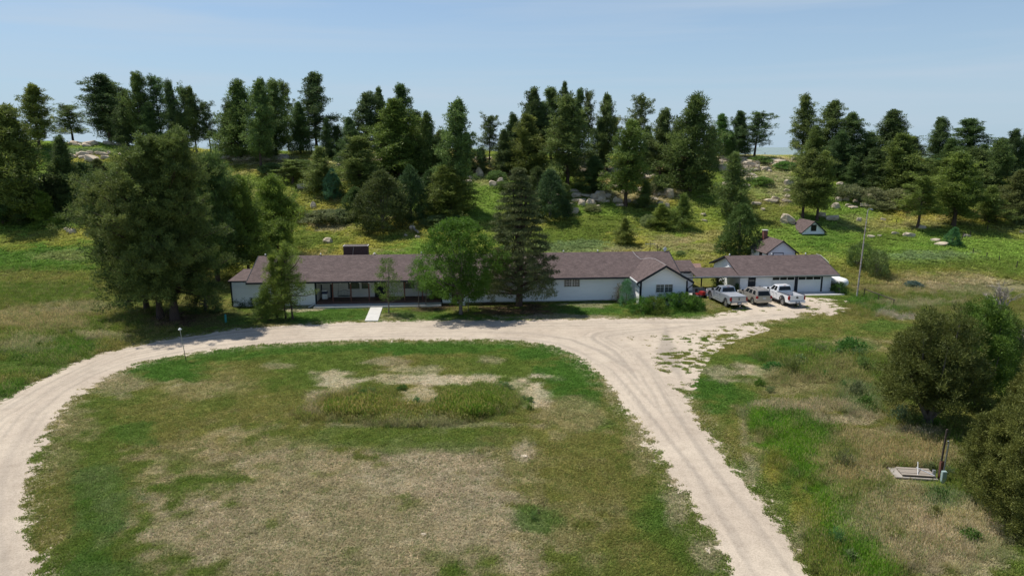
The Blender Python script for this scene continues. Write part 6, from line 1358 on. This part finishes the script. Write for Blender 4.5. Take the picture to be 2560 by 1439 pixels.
# tall grass: where it stands (same patch idea, on the ground)
TALL = [(1050, 1030, 270, 34, 1.2), (900, 1000, 110, 40, 1.0), (1230, 1010, 90, 40, 1.3),
 (1960, 1060, 130, 60, 1.3), (2060, 1150, 160, 120, 1.2), (2130, 1300, 140, 150, 1.2), (2230, 1180, 200, 130, 1.1), (2260, 1330, 200, 120, .8), (2380, 1350, 180, 120, .6), (2050, 920, 170, 50, 1.9), (2160, 990, 120, 70, 1.0), (2330, 1120, 120, 60, .9), (2150, 1420, 160, 60, 1.1),
 (100, 850, 240, 70, 1.0), (60, 960, 120, 40, 1.0), (250, 800, 200, 40, .9), (100, 700, 260, 90, .8), (330, 800, 80, 20, .8),
 (2350, 760, 260, 60, .9), (2500, 880, 120, 90, .9), (2300, 680, 300, 90, .8)]
def tall_w(X, Y, Z):
    px, py = proj(X, Y, Z); w = np.zeros(len(X)); n = fbm(X, Y, 4, 3, 121)
    for cx, cy, rx, ry, s in TALL:
        d = np.sqrt(((px-cx)/rx)**2+((py-cy)/ry)**2); w = np.maximum(w, smooth01((1.15-d+n)/0.5)*s)
    return w
def clear_mask(X, Y, margin=0.3):
    u = (X-HO[0])*math.cos(TH)+(Y-HO[1])*math.sin(TH); v = -(X-HO[0])*math.sin(TH)+(Y-HO[1])*math.cos(TH)
    bad = ((u > -0.2) & (u < 76.5) & (v > -0.1) & (v < 12)) | ((u > 48) & (u < 54.6) & (v > -3.8) & (v < 0)) | ((u > 9.7) & (u < 25) & (v > -1.9) & (v < 0)) | ((u > 59) & (u < 76.6) & (v > 0.4))&(v < 12)
    wx = wp([(912, 803), (945, 803), (958.5, 763), (929, 763)]); bad |= sdf(wx, X, Y) > -0.1
    wx_, wy_, _ = onz(2285, 1190); bad |= (np.abs(X-wx_) < 1.7) & (np.abs(Y-wy_+0.3) < 1.3)
    bad |= (np.abs(X-x2-2.2) < 2.6) & (Y > y2-1.6) & (Y < y2+5)
    bad |= (np.abs(X-36.8-2)<2.6) & (np.abs(Y-100)<3.2)
    return ~bad
# short lawn tufts
n = 150000
t_ = rng.uniform(-0.80, 0.80, n); Yr = 24*np.exp(rng.random(n)*math.log(90/24)); Xr = t_*(Yr+4)
ok = clear_mask(Xr, Yr); Xr, Yr = Xr[ok], Yr[ok]
fd = drive_field(Xr, Yr); ok = fd < -0.02; Xr, Yr = Xr[ok], Yr[ok]
Zr = height(Xr, Yr); C = ground_colour(Xr, Yr, Zr)
lum = C.mean(1); keep = rng.random(len(Xr)) < np.clip(1.35-lum*3.2, 0.12, 1); Xr, Yr, C = Xr[keep], Yr[keep], C[keep]
var = rng.normal(1, 0.22, (len(C), 1)); cc = np.clip(C*1.7*var, 0.005, 1); cc = np.where(rng.random((len(C), 1)) < 0.2, cc*0.5+LUSH*0.8, cc)
s_ = 0.7+0.8*rng.random(len(Xr)); sv = np.stack([s_*(1+Yr/60), s_*(1+Yr/60), s_*(0.8+0.5*rng.random(len(Xr)))], 1)
scatter('lawn_grass', Xr, Yr, sv, cc, blades(1, 16, 0.085, 0.13, 0.02, 0.7))
# tall grass
n = 260000
t_ = rng.uniform(-0.85, 0.85, n); Yr = 24*np.exp(rng.random(n)*math.log(100/24)); Xr = t_*(Yr+4)
Zr = height(Xr, Yr); w = tall_w(Xr, Yr, Zr)
ok = (w > rng.random(n)*0.9+0.08) & clear_mask(Xr, Yr); Xr, Yr, w = Xr[ok], Yr[ok], w[ok]
ok = drive_field(Xr, Yr) < -0.25; Xr, Yr, w = Xr[ok], Yr[ok], w[ok]
Zr = height(Xr, Yr); C = ground_colour(Xr, Yr, Zr)
hetero = rng.random((len(C), 1)); cc = np.clip(C*1.6*rng.normal(1, 0.2, (len(C), 1)), 0.01, 1)
cc = np.where(hetero < 0.22, cc*0.5+DRY*0.8, np.where(hetero > 0.80, cc*0.4+LUSH*1.1, cc))
s_ = (0.6+0.6*rng.random(len(Xr)))*(0.5+0.5*w); sv = np.stack([s_*1.1, s_*1.1, s_], 1)
half = rng.random(len(Xr)) < 0.5
scatter('tall_grass', Xr[half], Yr[half], sv[half], cc[half], blades(2, 14, 0.55, 0.22, 0.022, 0.3, True))
scatter('meadow_grass', Xr[~half], Yr[~half], sv[~half], cc[~half], blades(3, 18, 0.38, 0.22, 0.025, 0.45, False))
# the overgrown bed in the middle of the loop: dense, waist high
n = 9000
bx0, by0, _ = onz(1048, 1022)
Xr = rng.uniform(bx0-8.2, bx0+8.2, n); Yr = rng.uniform(by0-1.9, by0+1.6, n)
e = ((Xr-bx0)/7.3)**2+((Yr-by0+0.1)/1.6)**2; gap = fbm(Xr, Yr, 1.6, 3, 211)*1.6
ok = (e < 0.95+gap) & ~((np.abs(Xr-bx0-0.6) < 2.2) & (Yr > by0+0.3) & (gap < 0.25)) & (gap > -0.5); gp = gap[ok]; Xr, Yr = Xr[ok], Yr[ok]
q = rng.random((len(Xr), 1)); right = (Xr > bx0+2.2)[:, None]
cc = np.where(q < 0.35, np.array((0.30, 0.26, 0.10)), np.where(q < 0.8, np.array((0.17, 0.21, 0.04)), np.array((0.09, 0.17, 0.03))))*rng.normal(1, .2, (len(Xr), 1))
cc = np.where(right, cc*np.array((0.85, 1.0, 0.8)), cc); s_ = (0.5+0.7*rng.random(len(Xr)))*np.clip(0.9+gp*0.7, 0.45, 1.25)
scatter('bed_grass', Xr, Yr, np.stack([s_, s_, s_*1.15], 1), np.clip(cc, .01, 1), blades(5, 16, 0.55, 0.2, 0.026, 0.35, True))
# hillside grass
n = 62000
Yr = rng.uniform(92, 168, n); Xr = rng.uniform(-0.85, 0.85, n)*(Yr+6)
ok = clear_mask(Xr, Yr); Xr, Yr = Xr[ok], Yr[ok]; Zr = height(Xr, Yr); C = ground_colour(Xr, Yr, Zr)
cc = np.clip(C*1.9*rng.normal(1.0, 0.22, (len(C), 1)), 0.01, 1); s_ = 0.7+0.7*rng.random(len(Xr)); sv = np.stack([s_*2.0, s_*2.0, s_], 1)
scatter('hill_grass', Xr, Yr, sv, cc, blades(4, 12, 0.34, 0.26, 0.05, 0.6, False))
# weeds in the flower bed and right thicket: single leafy plants
WP = [proto(lumpy_crown(400+i, (0.9, 0.7, 1.1)[i], (0.5, 0.6, 0.42)[i], 0.0, lambda t: (1-t*t)**0.5, (34, 40, 30)[i], 24, (0.16, 0.11, 0.2)[i], (0.045, 0.06, 0.03)[i], 0.2, up=(0.6, 0.3, 1.0)[i], trunk_r=0.012, limbs=8, lump=0.5), 'weed_plant', (M_brush, M_leaf, M_brush)[i], M_bark2) for i in range(3)]
WD = [(1048, 1018, 1.3), (1095, 1010, 1.0), (930, 990, 1.2), (905, 1000, 1.0), (1005, 975, 1.0), (1025, 1030, .8), (1270, 975, 1.1), (1250, 968, 1.0), (1308, 998, .5), (1325, 1008, .5), (1295, 1012, .6), (860, 1025, .9), (880, 1030, .8), (960, 1035, .9), (830, 1015, .9), (1120, 1030, .8),
 (1940, 925, 1.6), (1975, 935, 1.8), (2000, 915, 1.6), (2020, 900, 1.8), (2050, 890, 1.7), (2090, 895, 1.6), (2130, 880, 1.9), (2145, 900, 1.8), (2160, 930, 1.5), (1900, 965, 1.3), (1925, 985, 1.2), (2140, 995, 1.4), (2165, 1020, 1.5), (2110, 970, 1.3), (2085, 925, 1.4), (2060, 945, 1.2), (2250, 1060, 1.6), (2280, 1075, 1.3), (2095, 1150, 1.2), (2110, 1175, 1.2), (2320, 1180, 1.2), (2350, 1250, 1.2), (2370, 1200, 1.4), (2335, 1300, 1.2), (2420, 1360, 1.2), (2090, 1370, 1.3), (2130, 1420, 1.3), (2060, 1330, 1.1), (1335, 1300, .5), (1345, 1295, .4), (205, 855, 1.0), (230, 870, 1.0), (180, 835, 1.0), (100, 870, 1.0), (60, 900, 1.0)]
for i, (a, b, s_) in enumerate(WD):
    x, y, z = hit(a, b); bed = 800 < a < 1340
    s_ *= rr.uniform(0.5, 0.95); place(WP[i % 3], (x, y, z-0.05), s_*rr.uniform(.8, 1.4), s_*rr.uniform(.8, 1.3), s_*rr.uniform(.6, 1.1), rr.random()*6, 'leafy green weed standing in the overgrown flower bed' if bed else ('leafy weed in the rough grass right of the drive' if a > 1400 else 'leafy weed in the left field'), 'weed', 'weeds in the flower bed' if bed else ('weeds right of the drive' if a > 1400 else 'weeds in the left field'), (rr.uniform(.5, .95), rr.uniform(.7, 1.0), rr.uniform(.5, .9)))
# flat debris stone in the dry lawn
for (a, b, s_, lb) in ((1310, 1139, .35, 'flat half buried stone in the middle of the dry lawn'), (1060, 1334, .22, 'small flat stone in the lower dry lawn')):
    x, y, _ = onz(a, b); o = bpy.data.objects.new('flat_stone', RM[1]); COL.objects.link(o); o.location = (x, y, 0.0); o.scale = (s_, s_*0.6, 0.05); tag(o, lb, 'stone')
